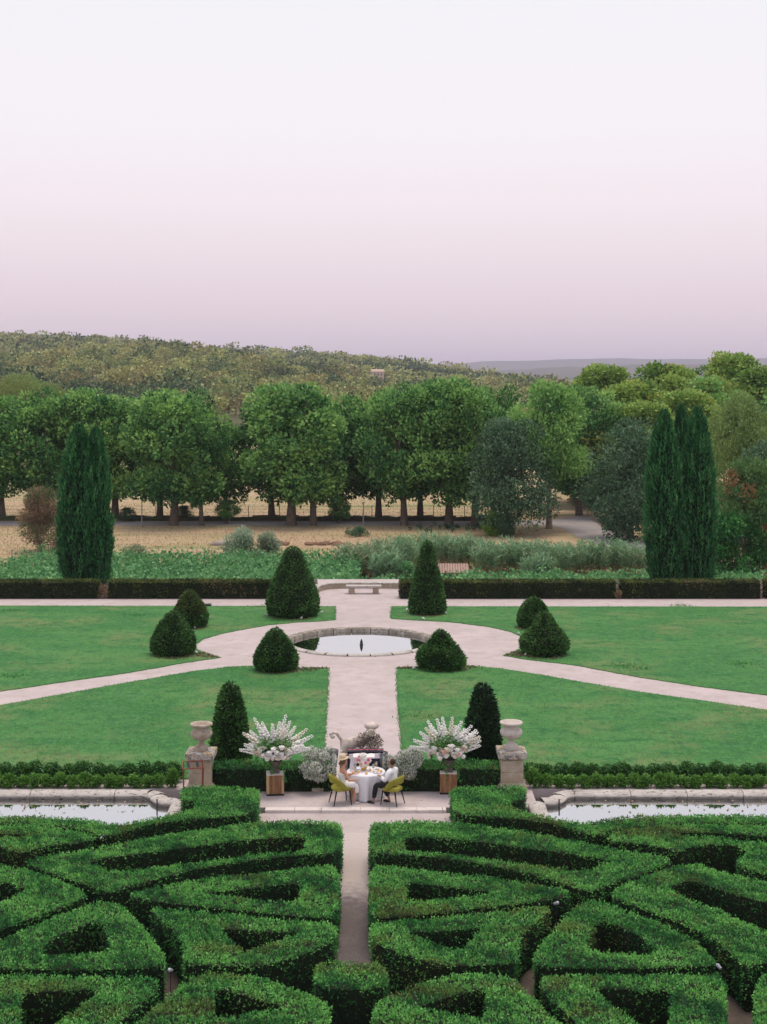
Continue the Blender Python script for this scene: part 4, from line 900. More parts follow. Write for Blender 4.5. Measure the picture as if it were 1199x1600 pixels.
# ------------------------------------------------------------------ bench and low wall
D = 80.2; bx = XD(568.5, D); e = empty('stone_bench', (bx, D, 0), 0, 'backless pale stone bench in front of the low curved wall', 'bench')
MB().box((0,0,.42), (2.0,.5,.11), jit=.006).build('seat', M_rim, e, bevel=.02)
for s in (-1, 1): MB().box((s*.68,0,.183), (.36,.4,.363), taper=.88).build('leg', M_stone, e, bevel=.02)
e = empty('low_wall', (0,0,0), 0, 'low curved wall of pale stone blocks behind the bench', 'wall')
cx = XD(565, 84); hwid = 2.75
pts = [(cx-hwid+.1, 80.0), (cx-hwid+.25, 81.2), (cx-hwid+.7, 82.0), (cx-hwid+1.4, 82.35), (cx, 82.45), (cx+hwid-.9, 82.35), (cx+hwid, 82.1)]
for i in range(len(pts)-1):
    a = Vector(pts[i]); b = Vector(pts[i+1]); L = (b-a).length; n = max(1, round(L/.8)); an = math.atan2(b.y-a.y, b.x-a.x)
    for k in range(n):
        p = a.lerp(b, (k+.5)/n); MB().box((p.x, p.y, .13), (L/n-.015, .4, .27), rz=an, jit=.012).build('stone', M_stone, e, bevel=.015); MB().box((p.x, p.y, .30), (L/n-.01, .46, .07), rz=an, jit=.008).build('coping', M_rim, e, bevel=.01)
# ------------------------------------------------------------------ pillars and urns
def pillar(x, yb, label, m1):
    c = P(x, yb); D = c.y+.33; e = empty('stone_pillar', (XD(x, D), D, 0), 0, label, 'pillar', 'stone pillars beside the terrace')
    MB().box((0,0,.09), (.86,.86,.18), jit=.008).build('plinth', M_stone, e, bevel=.025)
    mb = MB(); mb.lathe([(.58,.18),(.56,.22),(.5,.26),(.47,.29)], (0,0,0), 4); 
    for i, v in enumerate(mb.v): x_, y_, z_ = v; mb.v[i] = ((x_-y_)*.7071, (x_+y_)*.7071, z_)
    for i in range(len(mb.sm)): mb.sm[i] = False
    mb.build('base_moulding', M_stone, e)
    MB().box((0,0,.44), (.66,.66,.31), jit=.004).build('shaft_block', M_stone, e, bevel=.012); MB().box((0,0,.77), (.65,.65,.34), jit=.004).build('shaft_block', M_stone, e, bevel=.012)
    mb = MB(); mb.box((0,0,.975), (.7,.7,.06)); mb.box((0,0,1.1), (.84,.84,.2), jit=.012); mb.build('cap', M_cap, e, bevel=.03)
    return (XD(x, D), D, 1.2)
def urn(loc, m, label, s=1.0, top=True):
    e = empty('stone_urn', loc, .2, label, 'urn', 'stone urns')
    e.scale = (s, s, s)
    MB().box((0,0,.05), (.36,.36,.1)).build('foot', m, e, bevel=.01)
    mb = MB(); mb.lathe([(.17,.1),(.17,.13),(.1,.17),(.075,.22),(.09,.25),(.075,.27),(.1,.3)], (0,0,0), 24); mb.build('stem', m, e)
    mb = MB(); mb.lathe([(.1,.29),(.2,.33),(.285,.4),(.315,.47),(.305,.54),(.25,.595),(.215,.62)], (0,0,0), 72, mod=lambda i, a: 1+(.028*math.cos(18*a) if 1 <= i <= 4 else 0)); mb.build('bowl', m, e)
    mb = MB(); mb.lathe([(.215,.62),(.21,.67),(.25,.70),(.31,.715),(.33,.74),(.325,.78),(.28,.79),(.24,.775),(.2,.7),(.01,.68)], (0,0,0), 32); mb.build('rim', m, e)
    return e
l1 = pillar(315, 1241, 'left stone pillar with lichened cap beside the red metal rack', 0); urn(l1, M_urn, 'fluted brownish stone urn on the left pillar', 1.0)
l2 = pillar(799, 1239, 'right stone pillar with pale lichened cap beside the loose yew', 0); urn(l2, M_urnp, 'pale fluted stone urn on the right pillar', 1.02)
# red metal rack
M_red = mat('rust_red_metal', (.22,.05,.03), .5); D = 40.75; e = empty('metal_rack', (XD(301, D), D, -.05), .25, 'rust-red metal folding rack with dark straps beside the left pillar', 'rack')
for (x_, y_, z0) in ((-.29,-.2,1.0),(.29,-.2,1.0),(-.24,.2,1.1),(.32,.2,1.1)): MB().tube([(x_*.9, y_, -.15), (x_, y_, z0)], .018, 6).build('leg', M_red, e)
for (a, b) in (((-.31,-.2,1.0),(.31,-.2,1.0)), ((-.26,.2,1.1),(.34,.2,1.1)), ((-.24,.2,.3),(.3,.2,.3)), ((-.27,-.2,.3),(.27,-.2,.3)), ((-.3,-.2,1.0),(-.25,.2,1.1)), ((.3,-.2,1.0),(.33,.2,1.1))): MB().tube([a, b], .016, 6).build('rail', M_red, e)
for x_ in (-.12, .14): MB().box((x_, 0, 1.055), (.07,.42,.01), rx=.24).build('strap', mat('dark_strap', (.02,.02,.035), .8), e)
# ------------------------------------------------------------------ small lamps, grate, dead patch, weeds
def spot(x, y, label, s=1.0, z=0.0, grey=False):
    c = P(x, y, z); e = empty('garden_spotlight', (c.x, c.y, z), random.uniform(0, 6), label, 'spotlight', 'garden spotlights'); m = mat('lamp_grey', (.3,.3,.35), .4) if grey else mat('lamp_white', (.72,.7,.7), .5)
    MB().tube([(0,0,-.02 if not grey else -.85),(0,0,.09*s)], .015*s, 6).build('spike', mat('dark_metal'), e)
    MB().tube([(-.07*s,0,.07*s),(.07*s,0,.14*s)], [.045*s,.065*s], 10).build('lamp_body', m, e)
    MB().ball((.07*s,0,.14*s), .05*s, 8, 6).build('lens', mat('lamp_lens', (.45,.47,.52), .15), e)
for x, y, lab in ((417,963,'small white spotlight left of the tallest bell-shaped yew'),(471,968,'small white spotlight in front of the tallest bell-shaped yew'),(503,959,'small white spotlight right of the tallest bell-shaped yew'),
  (305,983,'small white spotlight beside the golden-topped yew'),(307,1022,'small white spotlight right of the front left yew'),(469,1046,'small white spotlight right of the cone yew by the pond'),
  (647,1047,'small white spotlight left of the lumpy yew by the pond'),(636,955,'small white spotlight left of the slender yew'),(697,960,'small white spotlight right of the slender yew'),(662,969,'small white spotlight in front of the slender yew'),(822,1025,'small white spotlight left of the onion-shaped yew'),(811,992,'small white spotlight on the lawn edge near the dome-shaped yew')):
    spot(x, y, lab, .8)
for x, y, lab in ((869,1413,'grey spotlight above the hedge tops at the tip of the right triangular hedge'),(802,1541,'grey spotlight among the nearest hedge right of the path'),(1124,1513,'grey spotlight at the right end of the fan-shaped hedge'),(267,1518,'grey spotlight at the right end of the left fan-shaped hedge'),(158,1309,'tiny grey spotlight at the far left curl of the parterre')):
    spot(x, y+3, lab, .62 if x > 200 else .4, ZT-.06, True)
c = P(321, 947); e = empty('floor_grate', (c.x, c.y, 0), 0, 'small dark metal grate box on the lawn edge near the golden-topped yew', 'grate')
MB().box((0,0,.06), (.62,.4,.12)).build('grate_box', mat('dark_metal'), e)
for k in range(5): MB().box((-.24+.12*k,0,.135), (.05,.38,.03)).build('bar', mat('grey_metal'), e)
shrub('dead_patch', 161, 0, 914, 22, F_dead, 'tan dead foliage patch in the gap between the two left hedges', D=78.6, zb=0, n=500, seed=421, L=.12, stems=False)
shrub('dead_patch', 966, 0, 922, 18, F_dead, 'tan dead foliage patch in the gap between the two right hedges', D=78.4, zb=0, n=400, seed=422, L=.12, stems=False)
# ------------------------------------------------------------------ flower arrangements
M_wood = mat('walnut_wood', (.2,.095,.045), .5, [(2.2, (.3,.16,.08), .4, .6, (6,6,.8)), (8, (.12,.05,.025), .5, .7, (6,6,.5))])
M_woodl = mat('pale_sapwood', (.5,.36,.2), .55, [(5, (.4,.26,.14), .4, .65, (6,6,.6))])
M_white = mat('white_petals', (.84,.81,.8), .7); M_cream = mat('cream_petals', (.76,.70,.6), .7); M_blush = mat('blush_petals', (.75,.5,.45), .7); M_lace = mat('gypsophila', (.66,.66,.62), .8)
F_arr = fmat('arrangement_greenery', (.03,.13,.035), (.10,.30,.075), (.26,.5,.15), (.35,.35,.12), .2)
def petals(mb, c, R, n=14, m=0, seed=0):
    """rose-like rosette of cupped petals"""
    r = random.Random(seed); C = Vector(c)
    for k in range(n):
        t = k/n; a = k*2.4; el = 1.35-1.25*t; d = Vector((math.cos(a)*math.cos(el), math.sin(a)*math.cos(el), math.sin(el))); s = d.cross(Vector((0,0,1)))
        s = s.normalized() if s.length > .01 else Vector((1,0,0)); u = s.cross(d).normalized(); rr = R*(.35+.65*t); wd = R*(.35+.3*t)
        p0 = C+d*rr*.2; mb.add([p0-s*wd*.4, p0+s*wd*.4, C+d*rr+s*wd-u*R*.05, C+d*rr*1.12+u*R*.15, C+d*rr-s*wd-u*R*.05], [(0,1,2,3,4)], m, False)
def arrangement(x, yb, label, plab, wide, seed, light):
    c = P(x, yb); D = c.y+.25; X = XD(x, D); r = random.Random(seed); hb = .60
    e = empty('wooden_plinth', (X, D, 0), .12 if light else -.05, plab, 'plinth', 'wooden plinths under the flowers')
    MB().box((0,0,.03), (.50,.46,.06)).build('base', mat('dark_metal'), e)
    mb = MB(); mb.box((0,0,hb/2+.03), (.36 if light else .5,.5,hb-.06)); mb.build('plinth_body', M_wood, e, bevel=.006)
    if light:
        for s in (-1, 1): MB().box((s*.215,0,hb/2+.03), (.07,.498,hb-.062)).build('sapwood_edge', M_woodl, e, bevel=.004)
    MB().box((0,0,hb+.01), (.5,.5,.02)).build('top', mat('plinth_top', (.6,.55,.52), .6), e)
    u = empty('flower_urn', (X, D, hb+.02), 0, 'small dark stone urn holding the flowers on the %s plinth' % ('left' if light else 'right'), 'urn')
    m_ = mat('dark_urn', (.13,.105,.095), .8, [(9,(.2,.17,.15),.5,.7)])
    MB().box((0,0,.03), (.26,.26,.06)).build('foot', m_, u)
    mb = MB(); mb.lathe([(.11,.06),(.06,.1),(.05,.14),(.1,.18),(.17,.24),(.19,.32),(.23,.36),(.2,.36),(.15,.3),(.01,.28)], (0,0,0), 20); mb.build('bowl', m_, u)
    z0 = hb+.36; a_ = empty('flower_arrangement', (X, D, z0), 0, label, 'flower arrangement', 'white flower arrangements on plinths')
    rr = np.random.default_rng(seed); n = 3400; d = unit(rr.normal(size=(n, 3))); d[:,2] = d[:,2]*.7+.25; rad = rr.random((n, 1))**.5
    p = d*rad*[.5*wide, .4, .45]+[0, 0, .3]; f = Fol(); f.leaf(leaves(p, d+rr.normal(size=(n, 3))*.5, rr.uniform(.05, .12, n), .035, rr), .5+.3*rr.normal(size=n)*.5, (rr.random(n) < .1)*.6)
    # trailing stems
    for k in range(5):
        tx = (.12+.1*k)*(1 if k % 2 else -1); m = 60; t = rr.random(m); p = np.stack([tx+t*.08+rr.normal(size=m)*.02, -.2-.08*rr.random(m), .2-.75*t*(1 if k < 2 else .5)], 1); f.leaf(leaves(p, rr.normal(size=(m, 3)), .07, .04, rr), .4, 0)
    link('greenery', f.mesh('greenery', [F_arr]), a_)
    for k in range(38):   # big round blooms
        a = r.uniform(0, 6.28); q = r.random()**.5; pos = (math.cos(a)*q*.5*wide, -abs(math.sin(a))*q*.15-.38*(1-q*q)-.06, .12+r.uniform(0, .46)*(1-.4*q))
        mb = MB(); mb.ball(pos, .07, 8, 6); petals(mb, pos, r.uniform(.085, .135), 16, 0, k); mb.build('bloom', r.choice([M_white, M_white, M_cream, M_blush if k % 5 == 0 else M_white]), a_)
    ns_ = 22
    for k in range(ns_):   # upright flower spikes fanning out
        an = -1.25+2.5*(k+.5)/ns_+r.uniform(-.08,.08); el = math.cos(an*.85); L = r.uniform(.78, 1.2)*(1.0 if abs(an) < .9 else .85)
        dx = math.sin(an)*1.25; dz = max(-.15, math.cos(an*1.15)); dy = r.uniform(-.3, .3); dv = Vector((dx, dy, dz)).normalized(); base = Vector((dx*.1, 0, .2)); mb = MB()
        mb.tube([base, base+dv*L*.9+Vector((0,0,-.03))], [.006, .003], 4, 1)
        for j in range(26):
            t = .4+.6*j/26; c_ = base+dv*L*t; rr_ = .064*(1.4-t); a = j*2.4; o_ = dv.cross(Vector((math.cos(a), math.sin(a), .3))).normalized()*rr_
            mb.ball(c_+o_, rr_*.95, 5, 3, 0, sc=(1,1,.8), sm=False)
        mb.build('flower_spike', [M_white if r.random() < .8 else M_cream, mat('stem_green', (.07,.16,.04), .8)], a_)
arrangement(430, 1244, 'large loose arrangement of white roses and flower spikes on the left wooden plinth', 'walnut plinth with pale edges under the left arrangement', 1.2, 31, True)
arrangement(701, 1242, 'large fan of white flower spikes and roses on the right wooden plinth', 'plain reddish wooden plinth under the right arrangement', 1.2, 32, False)
def gyps(x, yb, wpx, ytop, label, seed, ulab):
    c = P(x, yb); D = c.y+.15; X = XD(x, D); u = empty('stone_urn', (X, D, 0), 0, ulab, 'urn', 'low stone urns by the table')
    MB().box((0,0,.05), (.34,.34,.1)).build('foot', M_urn, u, bevel=.01)
    mb = MB(); mb.lathe([(.15,.1),(.08,.15),(.07,.2),(.14,.27),(.24,.36),(.27,.44),(.3,.48),(.26,.48),(.2,.4),(.01,.38)], (0,0,0), 22); mb.build('bowl', M_urn, u)
    e = empty('gypsophila_cloud', (X, D, .45), 0, label, 'flower arrangement', 'gypsophila clouds beside the table'); r = np.random.default_rng(seed); R = wpx*D/F/2; hh = ZD(ytop, D)-.45
    bl = env_blobs(seed, R*.78, .0, hh-.12, 26, .17, lambda t: math.sin(PI*min(.95, .25+.6*t))**.7); f = blob_tree(seed, bl, 6000, .038, .038, .2, .45); f2 = blob_tree(seed+1, bl, 2200, .09, .02, .2, .2)
    link('blossom', f.mesh('blossom', [fmat('gyps_flowers', (.5,.52,.47), (.7,.7,.66), (.84,.83,.8), (.2,.28,.15), .2)]), e); link('stalks', f2.mesh('stalks', [fmat('gyps_stalks', (.03,.08,.03), (.09,.16,.07), (.2,.28,.15), (.2,.2,.1), .1)]), e)
gyps(497, 1237, 62, 1166, 'grey-white cloud of gypsophila left of the dining table behind the woman', 41, 'low stone urn holding the left gypsophila cloud')
gyps(640, 1236, 44, 1168, 'smaller gypsophila cloud right of the dining table behind the man', 42, 'low stone urn holding the right gypsophila cloud')
gyps(615, 1238, 24, 1180, 'small tuft of gypsophila between the glass vase and the man', 43, 'small stone urn holding the tuft of gypsophila')
# ------------------------------------------------------------------ dining table
TX, TD = XD(572, 41.0), 41.0
M_cloth = mat('white_linen', (.74,.72,.78), .85, None, (60, .15, .004)); M_gold = mat('gold', (.7,.45,.15), .35, metal=.8)
e = empty('dining_table', (TX, TD, 0), 0, 'small round dining table hidden under a floor-length white cloth', 'table')
MB().lathe([(.51,.71),(.52,.735),(.51,.745)], (0,0,0), 36).build('tabletop', M_wood, e)
for a in (.8, 2.4, 3.9, 5.5): MB().tube([(.3*math.cos(a), .3*math.sin(a), 0), (.26*math.cos(a), .26*math.sin(a), .71)], .025, 8).build('leg', M_wood, e)
mb = MB(); n = 96
def cmod(i, a): 
    g_ = [0,0,0,.006,.035,.07,.10,.12][i]; return 1+g_*(math.sin(7*a+.6)+.5*math.sin(13*a+2))
mb.lathe([(.001,.76),(.4,.76),(.54,.757),(.56,.73),(.545,.6),(.52,.4),(.5,.18),(.49,.015)], (0,0,0), n, mod=cmod, cap=False)
tc_ = mb.build('tablecloth', M_cloth, None, (TX, TD, .0)); tag(tc_, 'white floor-length tablecloth draped over the round dining table', 'tablecloth')
# centrepiece
cp = empty('centrepiece', (TX-.06, TD+.05, .762), 0, 'round white and pink flower centrepiece in the middle of the table', 'flower arrangement')
mb = MB(); mb.lathe([(.06,0),(.08,.05),(.11,.12),(.1,.13)], (0,0,0), 16); mb.build('bowl', M_gold, cp); MB().ball((0,0,.27), .165, 16, 10).build('flower_core', M_white, cp); r = random.Random(3)
for k in range(46):
    a = r.uniform(0, 6.28); q = r.uniform(.3, 1); el = r.uniform(-.9, 1.4); R = .175; pos = (R*math.cos(a)*math.cos(el), R*math.sin(a)*math.cos(el)*.9, .27+R*1.05*math.sin(el))
    mb = MB(); mb.ball(pos, .04, 8, 5, sm=False); petals(mb, pos, r.uniform(.05,.075), 12, 0, k); mb.build('bloom', M_white if k % 4 else (mat('pink_petals', (.75,.16,.3), .6) if k % 8 else mat('peach_petals', (.8,.42,.18), .6)), cp)
for s in (-1, 1):   # two pale loops rising from the bouquet
    mb = MB(); vs = []
    for k in range(9):
        t = k/8; x_ = s*(.04+.27*t); z_ = .40+.03*math.sin(t*2.4); wd = .02+.025*math.sin(t*PI*.8); vs += [(x_, -.05, z_-wd), (x_, .05, z_+wd)]
    mb.add(vs, [(2*k, 2*k+2, 2*k+3, 2*k+1) for k in range(8)], 0, True); mb.build('ribbon_loop', M_white, cp)
def thing_on(name, lab, cat, x, y, parts, group=None, rz=0):
    e = empty(name, (TX+x, TD+y, .762), rz, lab, cat, group)
    for nm, mb, m in parts: mb.build(nm, m, e)
M_glass = mat('clear_glass', (.85,.88,.9), .05, spec=.6); bsn = M_glass.node_tree.nodes['Principled BSDF']; bsn.inputs['Transmission Weight'].default_value = .92; bsn.inputs['IOR'].default_value = 1.25
M_amber = mat('amber_glass', (.8,.42,.1), .3)
def wine(): return [('stem', MB().lathe([(.035,0),(.035,.004),(.005,.01),(.004,.1)], (0,0,0), 12), M_glass), ('bowl', MB().lathe([(.004,.1),(.03,.12),(.045,.17),(.04,.22),(.038,.22),(.042,.17),(.01,.12)], (0,0,0), 14, cap=False), M_glass), ('wine', MB().lathe([(.01,.115),(.03,.13),(.038,.155),(.001,.156)], (0,0,0), 12), mat('white_wine', (.5,.42,.25), .2))]
thing_on('wine_glass', 'tall wine glass in front of the woman, left of the centrepiece', 'glass', -.3, -.12, wine(), 'wine glasses')
thing_on('wine_glass', 'wine glass on the right of the table near the man', 'glass', .3, .14, wine(), 'wine glasses')
thing_on('wine_glass', 'wine glass at the front right edge near the man', 'glass', .22, -.12, wine(), 'wine glasses')
for i, (x, y, lab) in enumerate(((-.2,-.25,'amber candle cup at the front left of the centrepiece'),(.02,-.38,'amber candle cup nearest the camera on the table'),(.12,-.05,'amber candle cup just right of the centrepiece'),(.36,-.02,'amber candle cup near the right table edge'),(-.36,-.3,'small peach candle cup at the front left table edge'),(.44,-.18,'pale peach candle cup at the right table edge'))):
    thing_on('candle_cup', lab, 'candle', x, y, [('cup', MB().lathe([(.028,0),(.034,.02),(.034,.06),(.03,.06),(.028,.03),(.001,.028)], (0,0,0), 12), M_amber), ('candle', MB().lathe([(.02,.03),(.02,.075),(.001,.08)], (0,0,0), 8), M_cream)], 'candle cups on the table')
for x, y, lab in ((-.34,-.02,'white plate in front of the woman'),(.33,-.22,'white plate in front of the man')):
    thing_on('plate', lab, 'plate', x, y, [('plate_rim', MB().lathe([(.06,0),(.12,.012),(.125,.016),(.06,.008),(.001,.008)], (0,0,0), 24), mat('porcelain', (.75,.74,.78), .3)), ('food', MB().ball((0,0,.02), .035, 8, 5, sc=(1,.8,.5)), mat('dessert', (.75,.45,.3), .6))], 'plates on the table')
# black cabinet behind the table with white cards and vases
BD = 41.75; BX = XD(571, BD); cb = empty('black_cabinet', (BX, BD, 0), 0, 'black display cabinet with a small gold emblem standing behind the dining table', 'cabinet')
M_blk = mat('black_navy_panel', (.012,.012,.03), .5)
MB().box((0,0,.58), (1.04,.34,1.12)).build('cabinet_body', M_blk, cb, bevel=.01); MB().box((0,-.005,1.15), (1.08,.38,.03)).build('cabinet_top', M_blk, cb, bevel=.005)
mb = MB(); 
for k in range(5):
    a = PI/2+2*PI*k/5; mb.ball((.3+.028*math.cos(a), -.178, .80+.028*math.sin(a)), .014, 8, 5, sc=(1,.4,1))
mb.build('gold_emblem', mat('copper_print', (.62,.3,.12), .5), cb)
mb = MB(); 
for k in range(6): mb.box((.22+.034*k, -.173, .735), (.024,.006,.008))
mb.build('emblem_line', mat('copper_print'), cb)
for s, lab in ((-1,'white card tilted on the left front of the black cabinet'),(1,'white card on the right front of the black cabinet')):
    o = MB().box((0,0,0), (.40,.012,.15)).build('white_card', mat('white_paper', (.74,.68,.76), .8), None, (BX+s*.27, BD-.2, 1.04), (.15, s*-.06 if s > 0 else -.1, 0)); tag(o, lab, 'card', 'white cards on the black cabinet')
fl_ = empty('pink_flower_row', (BX, BD, 1.165), 0, 'row of small pink and orange blossoms along the top of the black cabinet', 'flowers'); r = random.Random(9)
for k in range(22): mb = MB(); petals(mb, (-.48+.96*k/21+r.uniform(-.02,.02), -.12+r.uniform(-.04,.04), .03), .035, 9, 0, k); mb.build('blossom', mat('pink_petals') if k % 4 else mat('peach_petals'), fl_)
def vase(x, D, z0, h, lab):
    e = empty('glass_vase', (XD(x, D), D, 0), 0, lab, 'vase', 'tall glass vases beside the cabinet')
    MB().lathe([(.12,0),(.12,.02),(.03,.05),(.03,z0),(.05,z0+.02)], (0,0,0), 14).build('vase_foot', mat('pale_vase', (.62,.55,.53), .5), e)
    MB().lathe([(.04,z0),(.09,z0+.1),(.12,z0+h*.6),(.14,z0+h),(.13,z0+h),(.11,z0+h*.6),(.05,z0+.06)], (0,0,0), 18, cap=False).build('vase_bowl', M_glass, e)
    MB().tube([(0,0,z0+.05),(0,0,z0+h*.75)], .03, 10).build('candle', M_cream, e)
vase(599, 41.6, .62, .52, 'tall frosted vase with a candle right of the black cabinet'); vase(522, 41.6, .66, .55, 'tall frosted vase standing behind the woman left of the black cabinet')
o = MB().box((0,0,0), (.20,.012,.34)).build('menu_card', mat('white_paper'), None, (TX-.36, TD+.13, .93), (-.12,.14,.2)); tag(o, 'tall white menu card standing on the table beside the woman', 'card')
# scroll shape with dried grasses and roses, stand-in for half-erased figures
SD = 42.55; SX = XD(560, SD); sc = empty('figure_stand_in', (SX, SD, 0), 0, 'pale scroll shape standing in for half-erased figures behind the black cabinet on the gravel path', 'stand-in')
M_pale = mat('pale_stand_in', (.66,.56,.52), .9, [(6, (.42,.34,.29), .45, .65)], (30, .4, .01))
MB().box((0,0,.45), (1.1,.5,.9)).build('pedestal', M_pale, sc, bevel=.03)
pt = [(-.42,0,.95),(-.36,0,1.12),(-.12,0,1.18),(.14,0,1.27),(.32,0,1.42),(.42,0,1.6)]
mb = MB(); mb.tube(pt, [.13,.16,.17,.17,.15,.12], 14); mb.ball((.4,0,1.68), .19, 14, 8, sc=(1.15,.9,.62)); mb.build('scroll_body', M_pale, sc)
pt = [(-.46,0,.98),(-.5,0,1.25),(-.62,0,1.45),(-.74,0,1.5),(-.82,0,1.42),(-.78,0,1.33),(-.7,0,1.34)]
mb = MB(); mb.tube(pt, [.07,.05,.06,.07,.06,.05,.035], 12); mb.build('curled_tail', M_pale, sc)
dg = empty('stand_in_bunch', (SX+.3, SD-.1, 1.1), 0, 'brown dried bunch on the scroll shape, standing in for half-erased figures behind the table', 'flower arrangement')
rr = np.random.default_rng(5); n = 1500; d = unit(rr.normal(size=(n, 3))); p = d*rr.random((n, 1))**.5*[.42,.2,.26]+[.0,0,.13]; f = Fol(); f.leaf(leaves(p, d+rr.normal(size=(n, 3))*.5, .09, .02, rr), .2+.5*rr.random(n), 0)
link('dried_stalks', f.mesh('dried_stalks', [fmat('dried_grass', (.07,.05,.04), (.2,.15,.12), (.45,.38,.33), (.1,.1,.05), .1)]), dg)
for k in range(7): mb = MB(); a = k*.9; petals(mb, (.1+.09*math.cos(a), -.2, .42+.09*math.sin(a)), .07, 14, 0, k); mb.build('white_rose', M_cream, dg)
# ------------------------------------------------------------------ chairs
M_velvet = mat('olive_velvet', (.24,.22,.03), .85, [(4, (.32,.30,.05), .4, .65)], (90, .2, .003)); M_leg = mat('black_lacquer', (.012,.01,.012), .35)
def chair():
    e = empty('velvet_chair', (0,0,0)); n = 24
    mb = MB(); prof = [(0.02,.39),(.9,.39),(1.0,.42),(1.0,.455),(.93,.485),(.6,.495),(.02,.495)]
    vs = []; 
    for f_, z in prof:
        for k in range(n):
            a = 2*PI*k/n; ca, sa = math.cos(a), math.sin(a); sq = (abs(ca)**3.2+abs(sa)**3.2)**(-1/3.2); vs.append((.245*f_*ca*sq, .235*f_*sa*sq, z))
    mb.add(vs, [(i*n+k, i*n+(k+1) % n, (i+1)*n+(k+1) % n, (i+1)*n+k) for i in range(len(prof)-1) for k in range(n)], 0, True); mb.build('seat', M_velvet, e)
    # wrapping backrest with an opening above the seat (chair faces +x)
    nt_, nz_ = 28, 8; outer = []; inner = []
    for i in range(nt_+1):
        th = math.radians(-100+200*i/nt_); q = abs(th)/math.radians(100); top = .83-.30*q**2.2; lowz = .60 if q < .42 else .60-(q-.42)/.58*.21
        for j in range(nz_+1):
            z = lowz+(top-lowz)*j/nz_; rr_ = .255+.06*(z-.45)/.38*(1-q*.6); edge = 0 if j in (0, nz_) or i in (0, nt_) else .022
            for L_, s in ((outer, edge+.004), (inner, -edge-.004)): L_.append((-(rr_+s)*math.cos(th)+.02-.06*(z-.45)*(1-q), (rr_+s)*math.sin(th), z))
    N_ = len(outer); fs = []
    for i in range(nt_):
        for j in range(nz_):
            a = i*(nz_+1)+j; b = a+nz_+1; fs.append((a, b, b+1, a+1)); fs.append((a+N_, a+1+N_, b+1+N_, b+N_))
    for i in range(nt_):
        for j in (0, nz_): a = i*(nz_+1)+j; b = a+nz_+1; fs.append((a, a+N_, b+N_, b) if j == 0 else (a, b, b+N_, a+N_))
    for j in range(nz_):
        for i in (0, nt_): a = i*(nz_+1)+j; fs.append((a, a+1, a+1+N_, a+N_))
    mb = MB(); mb.add(outer+inner, fs, 0, True); mb.build('backrest', M_velvet, e)
    for (x_, y_, dx, dy) in ((.18,.17,.04,.04),(.18,-.17,.04,-.04),(-.17,.16,-.09,.05),(-.17,-.16,-.09,-.05)):
        MB().tube([(x_, y_, .40), (x_+dx, y_+dy, 0)], [.022, .012], 10).build('leg', M_leg, e)
    return e
CL = (XD(533, 40.38), 40.38); CR = (XD(613, 40.32), 40.32); AL, AR = math.radians(20), math.radians(150)
c1 = chair(); c1.location = (CL[0], CL[1], 0); c1.rotation_euler = (0,0,AL); c1.scale = (1.1,1.1,1.03); tag(c1, 'olive green velvet chair on the left of the table under the woman in white', 'chair', 'olive velvet chairs')
c2 = copy_tree(c1); c2.location = (CR[0], CR[1], 0); c2.rotation_euler = (0,0,AR); c2.scale = (1.1,1.1,1.03); c2['label'] = 'olive green velvet chair on the right of the table under the man'
# ------------------------------------------------------------------ people
def skinned(name, verts, edges, radii, m, parent, root=0, sub=2):
    me = bpy.data.meshes.new(name); me.from_pydata(verts, edges, []); me.materials.append(m); o = link(name, me, parent)
    sk = o.modifiers.new('skin', 'SKIN'); sk.use_smooth_shade = True; sk.branch_smoothing = .6
    ly = me.skin_vertices[0] if me.skin_vertices else None
    if ly is None:
        bpy.context.view_layer.objects.active = o; bpy.context.view_layer.update(); ly = me.skin_vertices[0]
    for i, r_ in enumerate(radii):
        ly.data[i].radius = r_ if hasattr(r_, '__len__') else (r_, r_); ly.data[i].use_root = (i == root)
    sb = o.modifiers.new('smooth', 'SUBSURF'); sb.levels = sub; sb.render_levels = sub; return o
class Sk:
    def __init__(s): s.v = []; s.e = []; s.r = []
    def chain(s, pts, start=None):
        prev = start
        for p, r_ in pts:
            s.v.append(tuple(p)); s.r.append(r_); k = len(s.v)-1
            if prev is not None: s.e.append((prev, k))
            prev = k
        return prev
def hand(s, wrist_i, w_, dirv, side, up):
    """palm with four unequal bent fingers and a thumb leaving its side"""
    dirv = Vector(dirv).normalized(); up = Vector(up).normalized(); sd = dirv.cross(up).normalized()*side; W_ = Vector(w_)
    palm = s.chain([(W_+dirv*.045, (.026,.016)), (W_+dirv*.08, (.03,.014))], wrist_i)
    for k, (o_, L) in enumerate(((.027,.062),(.009,.07),(-.009,.066),(-.026,.052))):
        b = W_+dirv*.085+sd*o_; s.chain([(b, .0085), (b+dirv*L*.5-up*.006, .0078), (b+dirv*L*.85-up*.024, .007)], palm)
    b = W_+dirv*.035+sd*.03; s.chain([(b, .0095), (b+dirv*.03+sd*.016-up*.006, .0085), (b+dirv*.052+sd*.016-up*.018, .0075)], palm-1)
